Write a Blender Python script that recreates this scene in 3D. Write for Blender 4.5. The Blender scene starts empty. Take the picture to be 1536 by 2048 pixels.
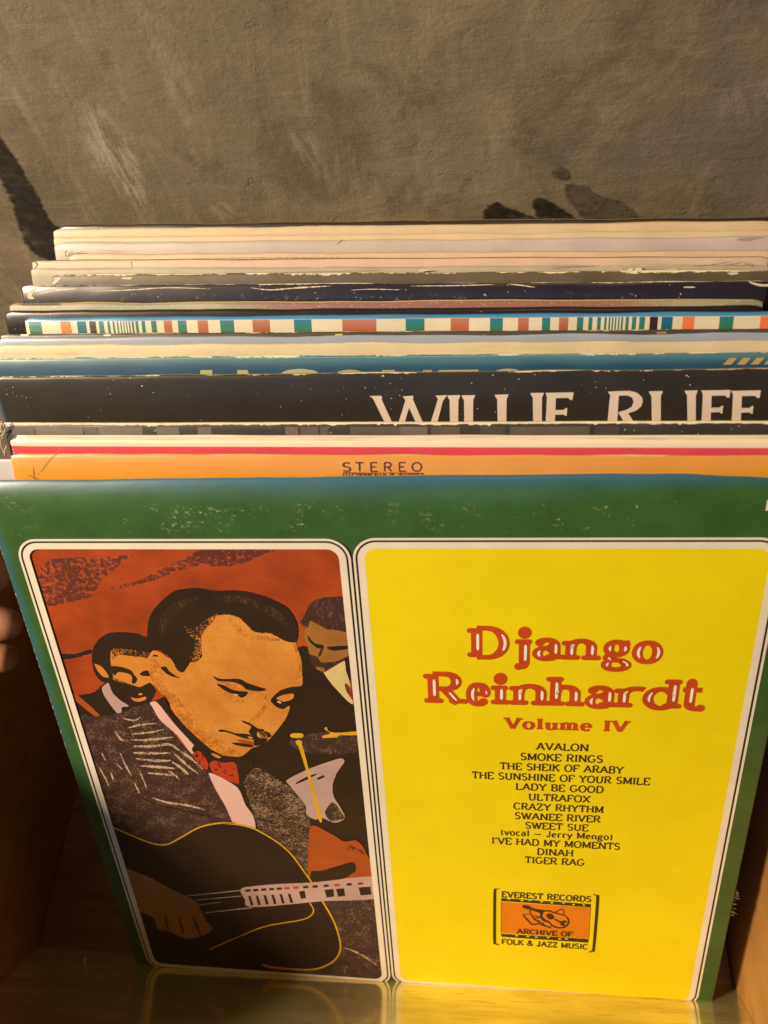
import bpy, bmesh, math, random
from mathutils import Vector, Matrix, noise
from mathutils.geometry import delaunay_2d_cdt
import numpy as np

random.seed(7)
S = bpy.context.scene
COL = S.collection
CM = 0.01

# ------------------------------------------------------------------ camera
TH = math.radians(33.0)                      # lean of the front sleeve
cT, sT = math.cos(TH), math.sin(TH)
R1 = Vector((0.99180740, -0.00568699, -0.12761556))     # sleeve axes seen from the camera
R2 = Vector((-0.06278275, -0.89122447, -0.44822124))
R3 = Vector((-0.11118508, 0.45256120, -0.88428007))
T0 = Vector((-14.06758755, 26.81160068, 44.63779370))
F = 1545.963
AX, AY, AZ = R1, sT * R2 - cT * R3, cT * R2 + sT * R3   # world axes in camera coordinates
M3 = Matrix((AX, AY, AZ))
CAM = M3 @ (-T0)                                         # camera position, cm
cam = bpy.data.cameras.new('camera')
camo = bpy.data.objects.new('camera', cam)
COL.objects.link(camo)
cx, cy, cz = M3 @ Vector((1, 0, 0)), M3 @ Vector((0, -1, 0)), M3 @ Vector((0, 0, -1))
mw = Matrix((cx, cy, cz)).transposed().to_4x4()
mw.translation = CAM * CM
camo.matrix_world = mw
cam.sensor_fit = 'VERTICAL'
cam.sensor_height = 36.0
cam.sensor_width = 27.0
cam.lens = 36.0 * F / 2048.0
cam.clip_start, cam.clip_end = 0.01, 50.0
cam.dof.use_dof = True
cam.dof.focus_distance = 0.345
cam.dof.aperture_fstop = 10.0
S.camera = camo

# ------------------------------------------------------------------ world, lamps, exposure
W = bpy.data.worlds.new("World")
S.world = W
W.use_nodes = True
bg = W.node_tree.nodes['Background']
bg.inputs[0].default_value = (1.0, 0.74, 0.46, 1)
bg.inputs[1].default_value = 0.016
S.view_settings.view_transform = 'Standard'
S.view_settings.look = 'None'
S.view_settings.exposure = 0.0
S.view_settings.gamma = 1.0
S.view_settings.use_curve_mapping = False

def area(name, loc, target, size, power, color, sy=None):
    l = bpy.data.lights.new(name, 'AREA')
    l.size = size
    if sy:
        l.shape = 'RECTANGLE'
        l.size_y = sy
    l.energy = power
    l.color = color
    o = bpy.data.objects.new(name, l)
    o.location = loc
    d = Vector(target) - Vector(loc)
    o.rotation_euler = d.to_track_quat('-Z', 'Y').to_euler()
    COL.objects.link(o)
    return o
area('ceiling_lamp', (-0.95, -0.22, 1.10), (0.16, 0.1, 0.15), 0.24, 45.0, (1.0, 0.82, 0.58))
area('cool_sheen_light', (-0.1, -1.6, 1.25), (0.16, 0.12, 0.2), 1.2, 3.4, (0.20, 0.52, 1.0), 0.7)  # unseen cool light, added for a blue sheen on the sleeve tops
area('overhead_fill', (0.3, -0.3, 1.75), (0.16, 0.25, 0.2), 0.3, 1.0, (1.0, 0.72, 0.42))  # weak overhead fill, added with no lamp seen there

# ------------------------------------------------------------------ pixel -> place
def ray(px, py):
    return (M3 @ Vector(((px - 768) / F, (py - 1024) / F, 1.0))).normalized()
def hit(px, py, p0, n):
    d = ray(px, py)
    return CAM + d * ((Vector(p0) - CAM).dot(n) / d.dot(n))

# ------------------------------------------------------------------ helpers
def tag(o, label=None, cat=None, group=None, kind=None):
    if label: o['label'] = label
    if cat: o['category'] = cat
    if group: o['group'] = group
    if kind: o['kind'] = kind
    return o
def empty(name, loc=(0, 0, 0), rot=(0, 0, 0)):
    o = bpy.data.objects.new(name, None)
    o.empty_display_size = 0.02
    o.location = loc
    o.rotation_euler = rot
    COL.objects.link(o)
    return o
def link(name, me, parent=None):
    o = bpy.data.objects.new(name, me)
    COL.objects.link(o)
    if parent: o.parent = parent
    return o

class MB:
    """collects faces with material slots; builds ONE mesh object"""
    def __init__(s): s.v, s.f, s.m, s.mats = [], [], [], []
    def slot(s, mat):
        if mat not in s.mats: s.mats.append(mat)
        return s.mats.index(mat)
    def face(s, pts, mat):
        i = len(s.v)
        s.v += [tuple(p) for p in pts]
        s.f.append(tuple(range(i, i + len(pts))))
        s.m.append(s.slot(mat))
    def grid(s, rows, mat, close=False):
        i = len(s.v); n = len(rows[0])
        for r in rows: s.v += [tuple(p) for p in r]
        k = s.slot(mat)
        for a in range(len(rows) - 1):
            for b in range(n if close else n - 1):
                c = (b + 1) % n
                s.f.append((i + a * n + b, i + a * n + c, i + (a + 1) * n + c, i + (a + 1) * n + b))
                s.m.append(k)
    def box(s, a, b, mat):
        x0, y0, z0 = a; x1, y1, z1 = b
        P = [(x0, y0, z0), (x1, y0, z0), (x1, y1, z0), (x0, y1, z0), (x0, y0, z1), (x1, y0, z1), (x1, y1, z1), (x0, y1, z1)]
        i = len(s.v); s.v += P; k = s.slot(mat)
        for q in ((0, 3, 2, 1), (4, 5, 6, 7), (0, 1, 5, 4), (1, 2, 6, 5), (2, 3, 7, 6), (3, 0, 4, 7)):
            s.f.append(tuple(i + j for j in q)); s.m.append(k)
    def build(s, name, parent=None, smooth=False, scale=CM, loc=None):
        me = bpy.data.meshes.new(name)
        me.from_pydata([(x * scale, y * scale, z * scale) for x, y, z in s.v], [], s.f)
        for m in s.mats: me.materials.append(m)
        me.polygons.foreach_set('material_index', s.m)
        if smooth: me.polygons.foreach_set('use_smooth', [True] * len(s.f))
        me.validate()
        me.update()
        o = link(name, me, parent)
        if loc: o.location = loc
        return o

# ------------------------------------------------------------------ materials
def new_mat(name):
    m = bpy.data.materials.new(name)
    m.use_nodes = True
    nt = m.node_tree
    return m, nt, nt.nodes['Principled BSDF']
class NT:
    def __init__(s, nt): s.nt = nt
    def add(s, t, **k):
        n = s.nt.nodes.new(t)
        for a, b in k.items(): setattr(n, a, b)
        return n
    def ln(s, a, b): s.nt.links.new(a, b)
    def coord(s, scale=(1, 1, 1), rot=(0, 0, 0), loc=(0, 0, 0)):
        c = s.add('ShaderNodeTexCoord'); m = s.add('ShaderNodeMapping')
        m.inputs['Scale'].default_value = scale; m.inputs['Rotation'].default_value = rot; m.inputs['Location'].default_value = loc
        s.ln(c.outputs['Object'], m.inputs[0]); return m.outputs[0]
    def noise(s, vec, scale, detail=4, rough=0.6, dist=0.0):
        n = s.add('ShaderNodeTexNoise')
        n.inputs['Scale'].default_value = scale; n.inputs['Detail'].default_value = detail
        n.inputs['Roughness'].default_value = rough; n.inputs['Distortion'].default_value = dist
        s.ln(vec, n.inputs['Vector']); return n.outputs[0]
    def ramp(s, fac, a, b, lo=0.0, hi=1.0):
        n = s.add('ShaderNodeMapRange', interpolation_type='SMOOTHSTEP')
        n.inputs[1].default_value = a; n.inputs[2].default_value = b
        n.inputs[3].default_value = lo; n.inputs[4].default_value = hi
        s.ln(fac, n.inputs[0]); return n.outputs[0]
    def math(s, op, a, b=None, clamp=False):
        n = s.add('ShaderNodeMath', operation=op, use_clamp=clamp)
        for i, x in enumerate((a, b)):
            if x is None: continue
            if isinstance(x, (int, float)): n.inputs[i].default_value = x
            else: s.ln(x, n.inputs[i])
        return n.outputs[0]
    def mix(s, fac, a, b):
        n = s.add('ShaderNodeMix', data_type='RGBA')
        if isinstance(fac, (int, float)): n.inputs[0].default_value = fac
        else: s.ln(fac, n.inputs[0])
        for i, x in ((6, a), (7, b)):
            if isinstance(x, tuple): n.inputs[i].default_value = (*x[:3], 1)
            else: s.ln(x, n.inputs[i])
        return n.outputs[2]
    def sep(s, vec):
        n = s.add('ShaderNodeSeparateXYZ'); s.ln(vec, n.inputs[0]); return n.outputs
    def bump(s, h, strength, dist, bsdf):
        n = s.add('ShaderNodeBump'); n.inputs['Strength'].default_value = strength; n.inputs['Distance'].default_value = dist
        s.ln(h, n.inputs['Height']); s.ln(n.outputs[0], bsdf.inputs['Normal'])

CARD = (0.62, 0.47, 0.27)
def print_mat(name, c, rough=0.42, var=0.12, stip=0.16, c2=None, spec=0.5, coat=0.0, grain=0.5,
              wear_top=None, H=31.4, wear_amt=0.5, specks=0.0, scuff=None, card=CARD, bands=None, side_wear=0.0, age=0.0, edge_tint=None):
    """ink on card: mottled colour, paper grain, chipped edges down to the card, scuffs with places of their own"""
    m, nt, b = new_mat(name); n = NT(nt)
    v = n.coord()
    big = n.noise(v, 35, 5, 0.65)
    c2 = c2 or tuple(x * (1 - var * 2.2) for x in c)
    col = n.mix(n.ramp(big, 0.3, 0.72), c, c2)
    fine = n.noise(v, 1700, 2, 0.6)
    col = n.mix(n.ramp(fine, 0.35, 0.75, 0.0, stip), col, tuple(x * 0.55 for x in c))
    if age:                                     # yellowing and handling lines that run along the sleeve
        st_ = n.noise(n.coord(scale=(.05, 1, 1)), 420, 3, .7, .4)
        bl_ = n.noise(n.coord(scale=(.35, 1, 1)), 40, 4, .65)
        col = n.mix(n.ramp(st_, .55, .75, 0, age), col, tuple(x * y for x, y in zip(c, (.62, .52, .42))))
        col = n.mix(n.ramp(bl_, .5, .75, 0, age * .8), col, tuple(x * y for x, y in zip(c, (.75, .64, .50))))
    xyz = n.sep(v)
    if bands:                                   # (from v, colour): printed bands, top down
        for v0, bc in bands:
            col = n.mix(n.ramp(xyz[1], v0 * CM - 0.0001, v0 * CM + 0.0001), col, bc)
    if edge_tint:                                    # colour shifts towards the top edge and left side: (colour, depth from top, from the sides)
        fc, wt, ws = edge_tint
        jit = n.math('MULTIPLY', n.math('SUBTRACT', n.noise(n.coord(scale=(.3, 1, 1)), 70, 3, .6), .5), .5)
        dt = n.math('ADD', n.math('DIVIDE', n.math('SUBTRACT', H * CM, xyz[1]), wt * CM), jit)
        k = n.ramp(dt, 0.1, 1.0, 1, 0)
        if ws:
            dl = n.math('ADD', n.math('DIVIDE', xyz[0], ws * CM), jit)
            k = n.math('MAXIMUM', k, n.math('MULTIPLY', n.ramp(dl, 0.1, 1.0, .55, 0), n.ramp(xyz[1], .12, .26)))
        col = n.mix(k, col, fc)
    chip = None
    if wear_top:
        vv = n.coord(scale=(0.35, 1, 1))
        w1 = n.noise(vv, 260, 6, 0.75)
        w2 = n.noise(v, 22, 3, 0.5)
        lim = n.math('MULTIPLY', n.ramp(w1, 0.40, 0.62), n.ramp(w2, 0.52 - wear_amt * 0.35, 0.68))
        lim = n.math('MULTIPLY', lim, wear_top * CM)
        d = n.math('SUBTRACT', H * CM, xyz[1])
        chip = n.math('LESS_THAN', d, lim)
    if side_wear:
        w3 = n.noise(v, 500, 5, 0.7)
        lim = n.math('MULTIPLY', n.ramp(w3, 0.5, 0.75), side_wear * CM)
        dx = n.math('MINIMUM', xyz[0], n.math('SUBTRACT', 31.4 * CM, xyz[0]))
        ch2 = n.math('LESS_THAN', dx, lim)
        chip = ch2 if chip is None else n.math('MAXIMUM', chip, ch2)
    if specks:
        sp = n.noise(v, 900, 1, 0.5)
        sp2 = n.noise(v, 45, 2, 0.5)
        k = n.math('MULTIPLY', n.math('GREATER_THAN', sp, 0.80 - specks * 0.1), n.math('GREATER_THAN', sp2, 0.5))
        chip = k if chip is None else n.math('MAXIMUM', chip, k)
    if scuff:
        for (u0, u1, v0, v1, amt) in scuff:
            sv = n.coord(scale=(1, 1.5, 1), rot=(0, 0, 0.5))
            a = n.noise(sv, 420, 6, 0.8); a2 = n.noise(v, 90, 3, 0.6, 1.0)
            mask = n.math('MULTIPLY', n.ramp(xyz[0], u0 * CM, (u0 + 1.2) * CM), n.ramp(xyz[0], (u1 - 1.2) * CM, u1 * CM, 1, 0))
            mask = n.math('MULTIPLY', mask, n.ramp(xyz[1], v0 * CM, (v0 + .5) * CM))
            mask = n.math('MULTIPLY', mask, n.ramp(xyz[1], (v1 - .5) * CM, v1 * CM, 1, 0))
            k = n.math('MULTIPLY', n.ramp(a, 0.54, 0.66), n.ramp(a2, 0.50, 0.62))
            k = n.math('MULTIPLY', n.math('MULTIPLY', k, mask), amt)
            chip = k if chip is None else n.math('MAXIMUM', chip, k)
    r = rough
    if chip is not None:
        col = n.mix(chip, col, card)
        n.ln(n.ramp(chip, 0, 1, rough, 0.85), b.inputs['Roughness'])
    else:
        b.inputs['Roughness'].default_value = rough
    n.ln(col, b.inputs['Base Color'])
    b.inputs['Specular IOR Level'].default_value = spec
    b.inputs['Coat Weight'].default_value = coat
    b.inputs['Coat Roughness'].default_value = 0.22
    hs = n.noise(v, 2600, 2, 0.5)
    lw = n.noise(n.coord(scale=(0.4, 1, 1)), 60, 3, 0.5)
    hh = n.math('ADD', n.math('MULTIPLY', hs, 0.12 * grain), n.math('MULTIPLY', lw, 1.0))
    n.bump(hh, 0.25, 0.0012, b)
    return m

def speckle_mat(name, dark, light, thr=0.52, sc=950, rough=0.5, stretch=(1, 1, 1), rot=0.0, soft=0.05, place=None):
    m, nt, b = new_mat(name); n = NT(nt)
    v = n.coord(scale=stretch, rot=(0, 0, rot))
    a = n.noise(v, sc, 3, 0.75)
    a2 = n.noise(v, sc / 9, 3, 0.6)
    k = n.math('ADD', a, n.math('MULTIPLY', n.math('SUBTRACT', a2, 0.5), 0.45))
    col = n.mix(n.ramp(k, thr - soft, thr + soft), dark, light)
    n.ln(col, b.inputs['Base Color']); b.inputs['Roughness'].default_value = rough
    return m

def card_edge(name, c, dark=0.45, sc=900, dirt=0.5):
    """top edges of sleeves: layers of board running along x"""
    m, nt, b = new_mat(name); n = NT(nt)
    v = n.coord(scale=(0.03, 1, 1))
    a = n.noise(v, sc, 4, 0.7)
    d = n.noise(n.coord(scale=(0.3, 1, 1)), 120, 4, 0.7)
    col = n.mix(n.ramp(a, 0.42, 0.72, 0, 0.75), c, tuple(x * dark for x in c))
    col = n.mix(n.ramp(d, 0.5, 0.8, 0, dirt), col, (c[0] * .55, c[1] * .45, c[2] * .33))
    n.ln(col, b.inputs['Base Color']); b.inputs['Roughness'].default_value = 0.8
    n.bump(a, 0.4, 0.0008, b)
    return m

def wood_mat(name, c1, c2, rough=0.35, sc=1.0, stretch=(1, 12, 12), coat=0.0, spec=0.5, rot=(0, 0, 0), ior=1.5, cr=0.1):
    m, nt, b = new_mat(name); n = NT(nt)
    v = n.coord(scale=stretch, rot=rot)
    a = n.noise(v, 9 * sc, 6, 0.65, 1.2)
    g = n.noise(v, 90 * sc, 3, 0.6)
    blot = n.noise(n.coord(), 16 * sc, 3, 0.5)
    col = n.mix(n.ramp(a, 0.3, 0.7), c1, c2)
    col = n.mix(n.ramp(g, 0.5, 0.75, 0, .5), col, tuple(x * .45 for x in c2))
    col = n.mix(n.ramp(blot, 0.45, 0.7, 0, .45), col, tuple(x * .6 for x in c2))
    n.ln(col, b.inputs['Base Color'])
    b.inputs['Roughness'].default_value = rough
    b.inputs['Specular IOR Level'].default_value = spec
    b.inputs['Coat Weight'].default_value = coat
    b.inputs['Coat Roughness'].default_value = cr
    b.inputs['Coat IOR'].default_value = ior
    n.bump(g, 0.15, 0.0006, b)
    return m

# plaster wall: trowelled, with scrapes and stains
def plaster():
    m, nt, b = new_mat('trowelled_plaster'); n = NT(nt)
    v = n.coord()
    big = n.noise(v, 7, 6, 0.62, 0.6)
    mid = n.noise(v, 30, 6, 0.7, 0.8)
    st1 = n.noise(n.coord(scale=(1, 1, 0.22), rot=(0, 0.15, 0)), 70, 5, 0.7)
    st2 = n.noise(n.coord(scale=(0.16, 1, 1), rot=(0, 0.42, 0)), 150, 5, 0.72)
    st3 = n.noise(n.coord(scale=(0.22, 1, 1), rot=(0, -0.12, 0)), 190, 5, 0.72)
    zone = n.ramp(n.noise(v, 5, 2, 0.5), 0.42, 0.58)
    stz = n.math('ADD', n.math('MULTIPLY', st2, zone), n.math('MULTIPLY', st3, n.math('SUBTRACT', 1.0, zone)))
    fine = n.noise(v, 520, 4, 0.7)
    blot = n.noise(v, 17, 7, .72, .4)
    warm = n.noise(v, 9, 4, .6)
    col = n.mix(n.ramp(big, 0.3, 0.7), (0.245, 0.198, 0.135), (0.165, 0.134, 0.092))
    col = n.mix(n.ramp(blot, 0.46, 0.6, 0, 0.85), col, (0.14, 0.112, 0.074))
    col = n.mix(n.ramp(warm, 0.5, 0.66, 0, 0.5), col, (0.31, 0.215, 0.125))
    col = n.mix(n.ramp(mid, 0.45, 0.75, 0, 0.6), col, (0.29, 0.228, 0.15))
    col = n.mix(n.ramp(st1, 0.50, 0.72, 0, 0.42), col, (0.37, 0.30, 0.205))
    col = n.mix(n.ramp(stz, 0.55, 0.75, 0, 0.35), col, (0.40, 0.315, 0.215))
    col = n.mix(n.ramp(stz, 0.44, 0.3, 0, 0.3), col, (0.13, 0.10, 0.066))
    col = n.mix(n.ramp(fine, 0.62, 0.8, 0, 0.5), col, (0.085, 0.068, 0.05))
    # pale scrapes: long ragged streaks at their own places (x, z, half length, half width, angle)
    for (px, py, qx, qy, hw, amt) in ((172, 190, 290, 430, 1.2, .75), (585, 240, 640, 350, 0.8, .4), (1490, 150, 1500, 260, 1.6, .25), (420, 400, 470, 440, .7, .5)):
        A, B = wall_pt(px, py), wall_pt(qx, qy)
        mid_, dv = (A + B) / 2, (B - A)
        ang = math.atan2(dv.z, dv.x); L = dv.length / 2
        c = n.add('ShaderNodeTexCoord'); mp = n.add('ShaderNodeMapping', vector_type='TEXTURE')
        mp.inputs['Location'].default_value = (mid_.x * CM, 0, mid_.z * CM)
        mp.inputs['Rotation'].default_value = (0, -ang, 0)
        n.ln(c.outputs['Object'], mp.inputs[0])
        xyz = n.sep(mp.outputs[0])
        e = n.math('ADD', n.math('POWER', n.math('DIVIDE', xyz[0], L * CM), 2), n.math('POWER', n.math('DIVIDE', xyz[2], hw * CM), 2))
        sm = n.add('ShaderNodeMapping'); sm.inputs['Scale'].default_value = (0.18, 1, 1); n.ln(mp.outputs[0], sm.inputs[0])
        s = n.noise(sm.outputs[0], 230, 5, 0.7, .5)
        k = n.math('MULTIPLY', n.ramp(e, 0.05, 1.1, amt, 0), n.ramp(s, 0.42, 0.62))
        col = n.mix(k, col, (0.46, 0.39, 0.32))
    n.ln(col, b.inputs['Base Color'])
    b.inputs['Roughness'].default_value = 0.75
    b.inputs['Specular IOR Level'].default_value = 0.3
    chv = n.noise(n.coord(scale=(.8, 1, 1.2)), 120, 5, .75, .3)
    chips = n.math('MULTIPLY', n.ramp(chv, .60, .68), n.ramp(n.noise(v, 12, 3, .6), .42, .6))
    h = n.math('ADD', n.math('MULTIPLY', chips, -.5), n.math('MULTIPLY', n.noise(v, 240, 6, .72), .5))
    h = n.math('ADD', h, n.math('MULTIPLY', mid, .8))
    h = n.math('ADD', h, n.math('MULTIPLY', stz, .6))
    n.bump(h, 0.33, 0.0022, b)
    return m

# ------------------------------------------------------------------ the wall behind
WALL_Y = 33.5
def wall_pt(px, py): return hit(px, py, (0, WALL_Y, 0), Vector((0, 1, 0)))
wall_m = plaster()
w = MB(); w.box((-130, WALL_Y, -25), (170, WALL_Y + 12, 150), wall_m)
wall = w.build('plaster_wall')
tag(wall, 'rough trowelled grey brown plaster wall with black paint marks behind the records', 'wall')

def jag(pts, step, amp, seed, smooth=True):
    """closed outline -> smoothed (Catmull-Rom), resampled and roughened"""
    n = len(pts); out = []
    for i in range(n):
        p0, p1, p2, p3 = (Vector(pts[(i + k - 1) % n]) for k in range(4))
        L = (p2 - p1).length
        k = max(1, int(L / step))
        for j in range(k):
            t = j / k
            if smooth:
                q = 0.5 * ((2 * p1) + (p2 - p0) * t + (2 * p0 - 5 * p1 + 4 * p2 - p3) * t * t + (3 * p1 - p0 - 3 * p2 + p3) * t ** 3)
                lin = p1.lerp(p2, t); q = lin.lerp(q, 0.75)
            else: q = p1.lerp(p2, t)
            out.append(q)
    res = []
    m = len(out)
    for i, q in enumerate(out):
        d = out[(i + 1) % m] - out[i - 1]
        if d.length < 1e-9: d = Vector((1, 0))
        nn = Vector((-d.y, d.x)).normalized()
        a = noise.noise(Vector((q.x * 0.9 / step, q.y * 0.9 / step, seed * 3.7))) + 0.5 * noise.noise(Vector((q.x * 2.3 / step, q.y * 2.3 / step, seed * 1.3)))
        res.append(q + nn * a * amp)
    return res

black_paint, nt_, b_ = new_mat('black_paint'); n_ = NT(nt_)
n_.ln(n_.mix(n_.ramp(n_.noise(n_.coord(), 300, 4, .7), .45, .75), (0.018, 0.015, 0.012), (0.045, 0.037, 0.028)), b_.inputs[0]); b_.inputs['Roughness'].default_value = .6
worn_paint = speckle_mat('worn_black_paint', (0.04, 0.032, 0.026), (0.12, 0.095, 0.075), .5, 420)
for m_, top_ in ((black_paint, .88), (worn_paint, .5)):                  # paint that thins out raggedly towards its edge
    n_ = NT(m_.node_tree); at_ = n_.add('ShaderNodeAttribute', attribute_name='cover')
    k_ = n_.math('ADD', at_.outputs['Fac'], n_.math('MULTIPLY', n_.math('SUBTRACT', n_.noise(n_.coord(scale=(.5, 1, 1), rot=(0, .6, 0)), 210, 5, .75), .5), 1.5))
    n_.ln(n_.ramp(k_, .40, 1.15, 0, top_), m_.node_tree.nodes['Principled BSDF'].inputs['Alpha'])
for pts, mt, am, sd in (
    ([(-40, 215), (0, 278), (30, 320), (65, 380), (100, 445), (140, 470), (140, 560), (101, 520), (75, 508), (51, 483), (40, 455), (30, 420), (0, 352), (-40, 300)], black_paint, 5, 1),
    ([(968, 428), (978, 411), (993, 407), (1018, 417), (1048, 429), (1070, 436), (1060, 470), (980, 470)], black_paint, 4, 2),
    ([(1068, 400), (1088, 398), (1108, 409), (1138, 428), (1150, 440), (1140, 470), (1075, 470), (1071, 424)], black_paint, 3.5, 3),
    ([(1130, 370), (1163, 372), (1203, 392), (1248, 408), (1268, 425), (1280, 450), (1180, 450), (1158, 425), (1138, 400)], worn_paint, 5, 4),
    ([(1103, 345), (1120, 333), (1138, 345), (1138, 358), (1113, 353)], worn_paint, 3, 5)):
    q = jag(pts, 3.0, am * .8, sd)
    n0 = len(q); cen = sum(q, Vector((0, 0))) / n0
    ar = sum(q[k - 1].x * q[k].y - q[k].x * q[k - 1].y for k in range(n0))
    def off(k, d):
        t_ = q[(k + 1) % n0] - q[k - 1]; nn = Vector((t_.y, -t_.x)).normalized() * (1 if ar > 0 else -1)
        return q[k] + nn * d
    mk = MB()
    def place(p): w_ = wall_pt(p.x, p.y); return (w_.x, WALL_Y - 0.03, w_.z)
    mk.face([place(off(k, -1.2)) for k in range(n0)], mt)
    for k in range(n0):
        k2 = (k + 1) % n0
        mk.face([place(off(k, -1.2)), place(off(k2, -1.2)), place(off(k2, 9.0)), place(off(k, 9.0))], mt)
    o = mk.build('paint_mark', wall)
    att = o.data.attributes.new('cover', 'FLOAT', 'POINT')
    vals = [1.0] * len(o.data.vertices)
    for k in range(n0):
        b0 = n0 + 4 * k
        vals[b0 + 2] = vals[b0 + 3] = 0.0
    att.data.foreach_set('value', vals)

# ------------------------------------------------------------------ table and crate
tbl = wood_mat('dark_table_wood', (0.05, 0.028, 0.012), (0.025, 0.013, 0.006), .5)
t = MB(); t.box((-130, -90, -6), (170, WALL_Y - .2, -1.7), tbl)
tag(t.build('table_top'), kind='structure')

XL, XR = -6.7, 32.9
crate = empty('record_crate', (0, 0, -1.6 * CM))
tag(crate, 'varnished wooden record crate holding the leaning record sleeves', 'crate')
def board(name, a, b, mat, rot=None):
    m_ = MB(); m_.box(a, b, mat)
    o = m_.build(name, crate); o.location = (0, 0, 1.6 * CM)
    mod = o.modifiers.new('bevel', 'BEVEL'); mod.width = 0.0012; mod.segments = 2
    return o
oak = wood_mat('honey_wood', (0.40, 0.19, 0.045), (0.33, 0.145, 0.032), .55, .6, (3, 1.0, 2))
oakf = wood_mat('worn_crate_floor', (0.20, 0.10, 0.03), (0.12, 0.055, 0.015), .5, 1.0, (1, 12, 12))
board('floor_board', (XL, -2.5, -1.5), (XR, 32, -0.03), oakf)
sp0 = MB(); prof_ = [(-10, -1.5), (32, -1.5), (32, 11), (23, 11), (17, 20.5), (-10, 20.5)]
sp0.face([(XL - .02, y, z) for y, z in prof_], oak); sp0.face([(XL - 1.2, y, z) for y, z in prof_][::-1], oak)
for i in range(6):
    a_, b_ = prof_[i], prof_[(i + 1) % 6]
    sp0.face([(XL - 1.2, *a_), (XL - 1.2, *b_), (XL - .02, *b_), (XL - .02, *a_)], oak)
sp0.build('side_panel', crate).location = (0, 0, 1.6 * CM)
board('side_panel', (XR + .02, -10, -1.5), (XR + 1.2, 32, 15.5), oak)
board('back_panel', (XL, 32.05, -1.5), (XR, 33.2, 15.5), oak)
# sloping front board, varnished to a gloss that mirrors the foot of the front sleeve
lac = wood_mat('glossy_front_varnish', (0.95, 0.84, 0.40), (0.74, 0.60, 0.25), .3, .8, (1, 10, 10), coat=.12, spec=.5, ior=1.5, cr=.2)
BETA = math.radians(59)
EL, ER = hit(0, 1935, (0, 0, 1.7), Vector((0, 0, 1))), hit(1536, 2022, (0, 0, 1.7), Vector((0, 0, 1)))
ed = (ER - EL).normalized()
EL, ER = EL + ed * ((XL - EL.x) / ed.x), EL + ed * ((XR - EL.x) / ed.x)
lb = lac.node_tree.nodes['Principled BSDF']; lb.inputs['Metallic'].default_value = .76; lb.inputs['Roughness'].default_value = .17
up = Vector((0, -math.cos(BETA), math.sin(BETA)))
nrm = ed.cross(up).normalized()
if nrm.y < 0: nrm = -nrm
f = MB()
Hf = 10.5
A, B = EL - up * 3.1, ER - up * 3.1
c8 = [A, B, B + up * (Hf + 3.1), A + up * (Hf + 3.1)]
back = [p - nrm * 1.0 for p in c8]
f.face(c8, lac); f.face(back[::-1], lac)
for i in range(4):
    j = (i + 1) % 4
    f.face([c8[j], c8[i], back[i], back[j]], lac)
o = f.build('front_board', crate); o.location = (0, 0, 1.6 * CM)

# ------------------------------------------------------------------ record sleeves
S0 = 31.4
P0, P1 = (17.09, 26.31), (29.70, 27.28)       # line along which the tops of the sleeves run (Y, Z)
def top_place(py):
    """where the ray of pixel row py (at x=768) meets the tops' line"""
    d = ray(768, py)
    # CAM + t d : (Y - P0y) * dz = (Z - P0z) * dy along the line
    ly, lz = P1[0] - P0[0], P1[1] - P0[1]
    a = np.array([[d.y, -ly], [d.z, -lz]]); b = np.array([P0[0] - CAM.y, P0[1] - CAM.z])
    t_, s_ = np.linalg.solve(a, b)
    return CAM.y + t_ * d.y, CAM.z + t_ * d.z

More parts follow.
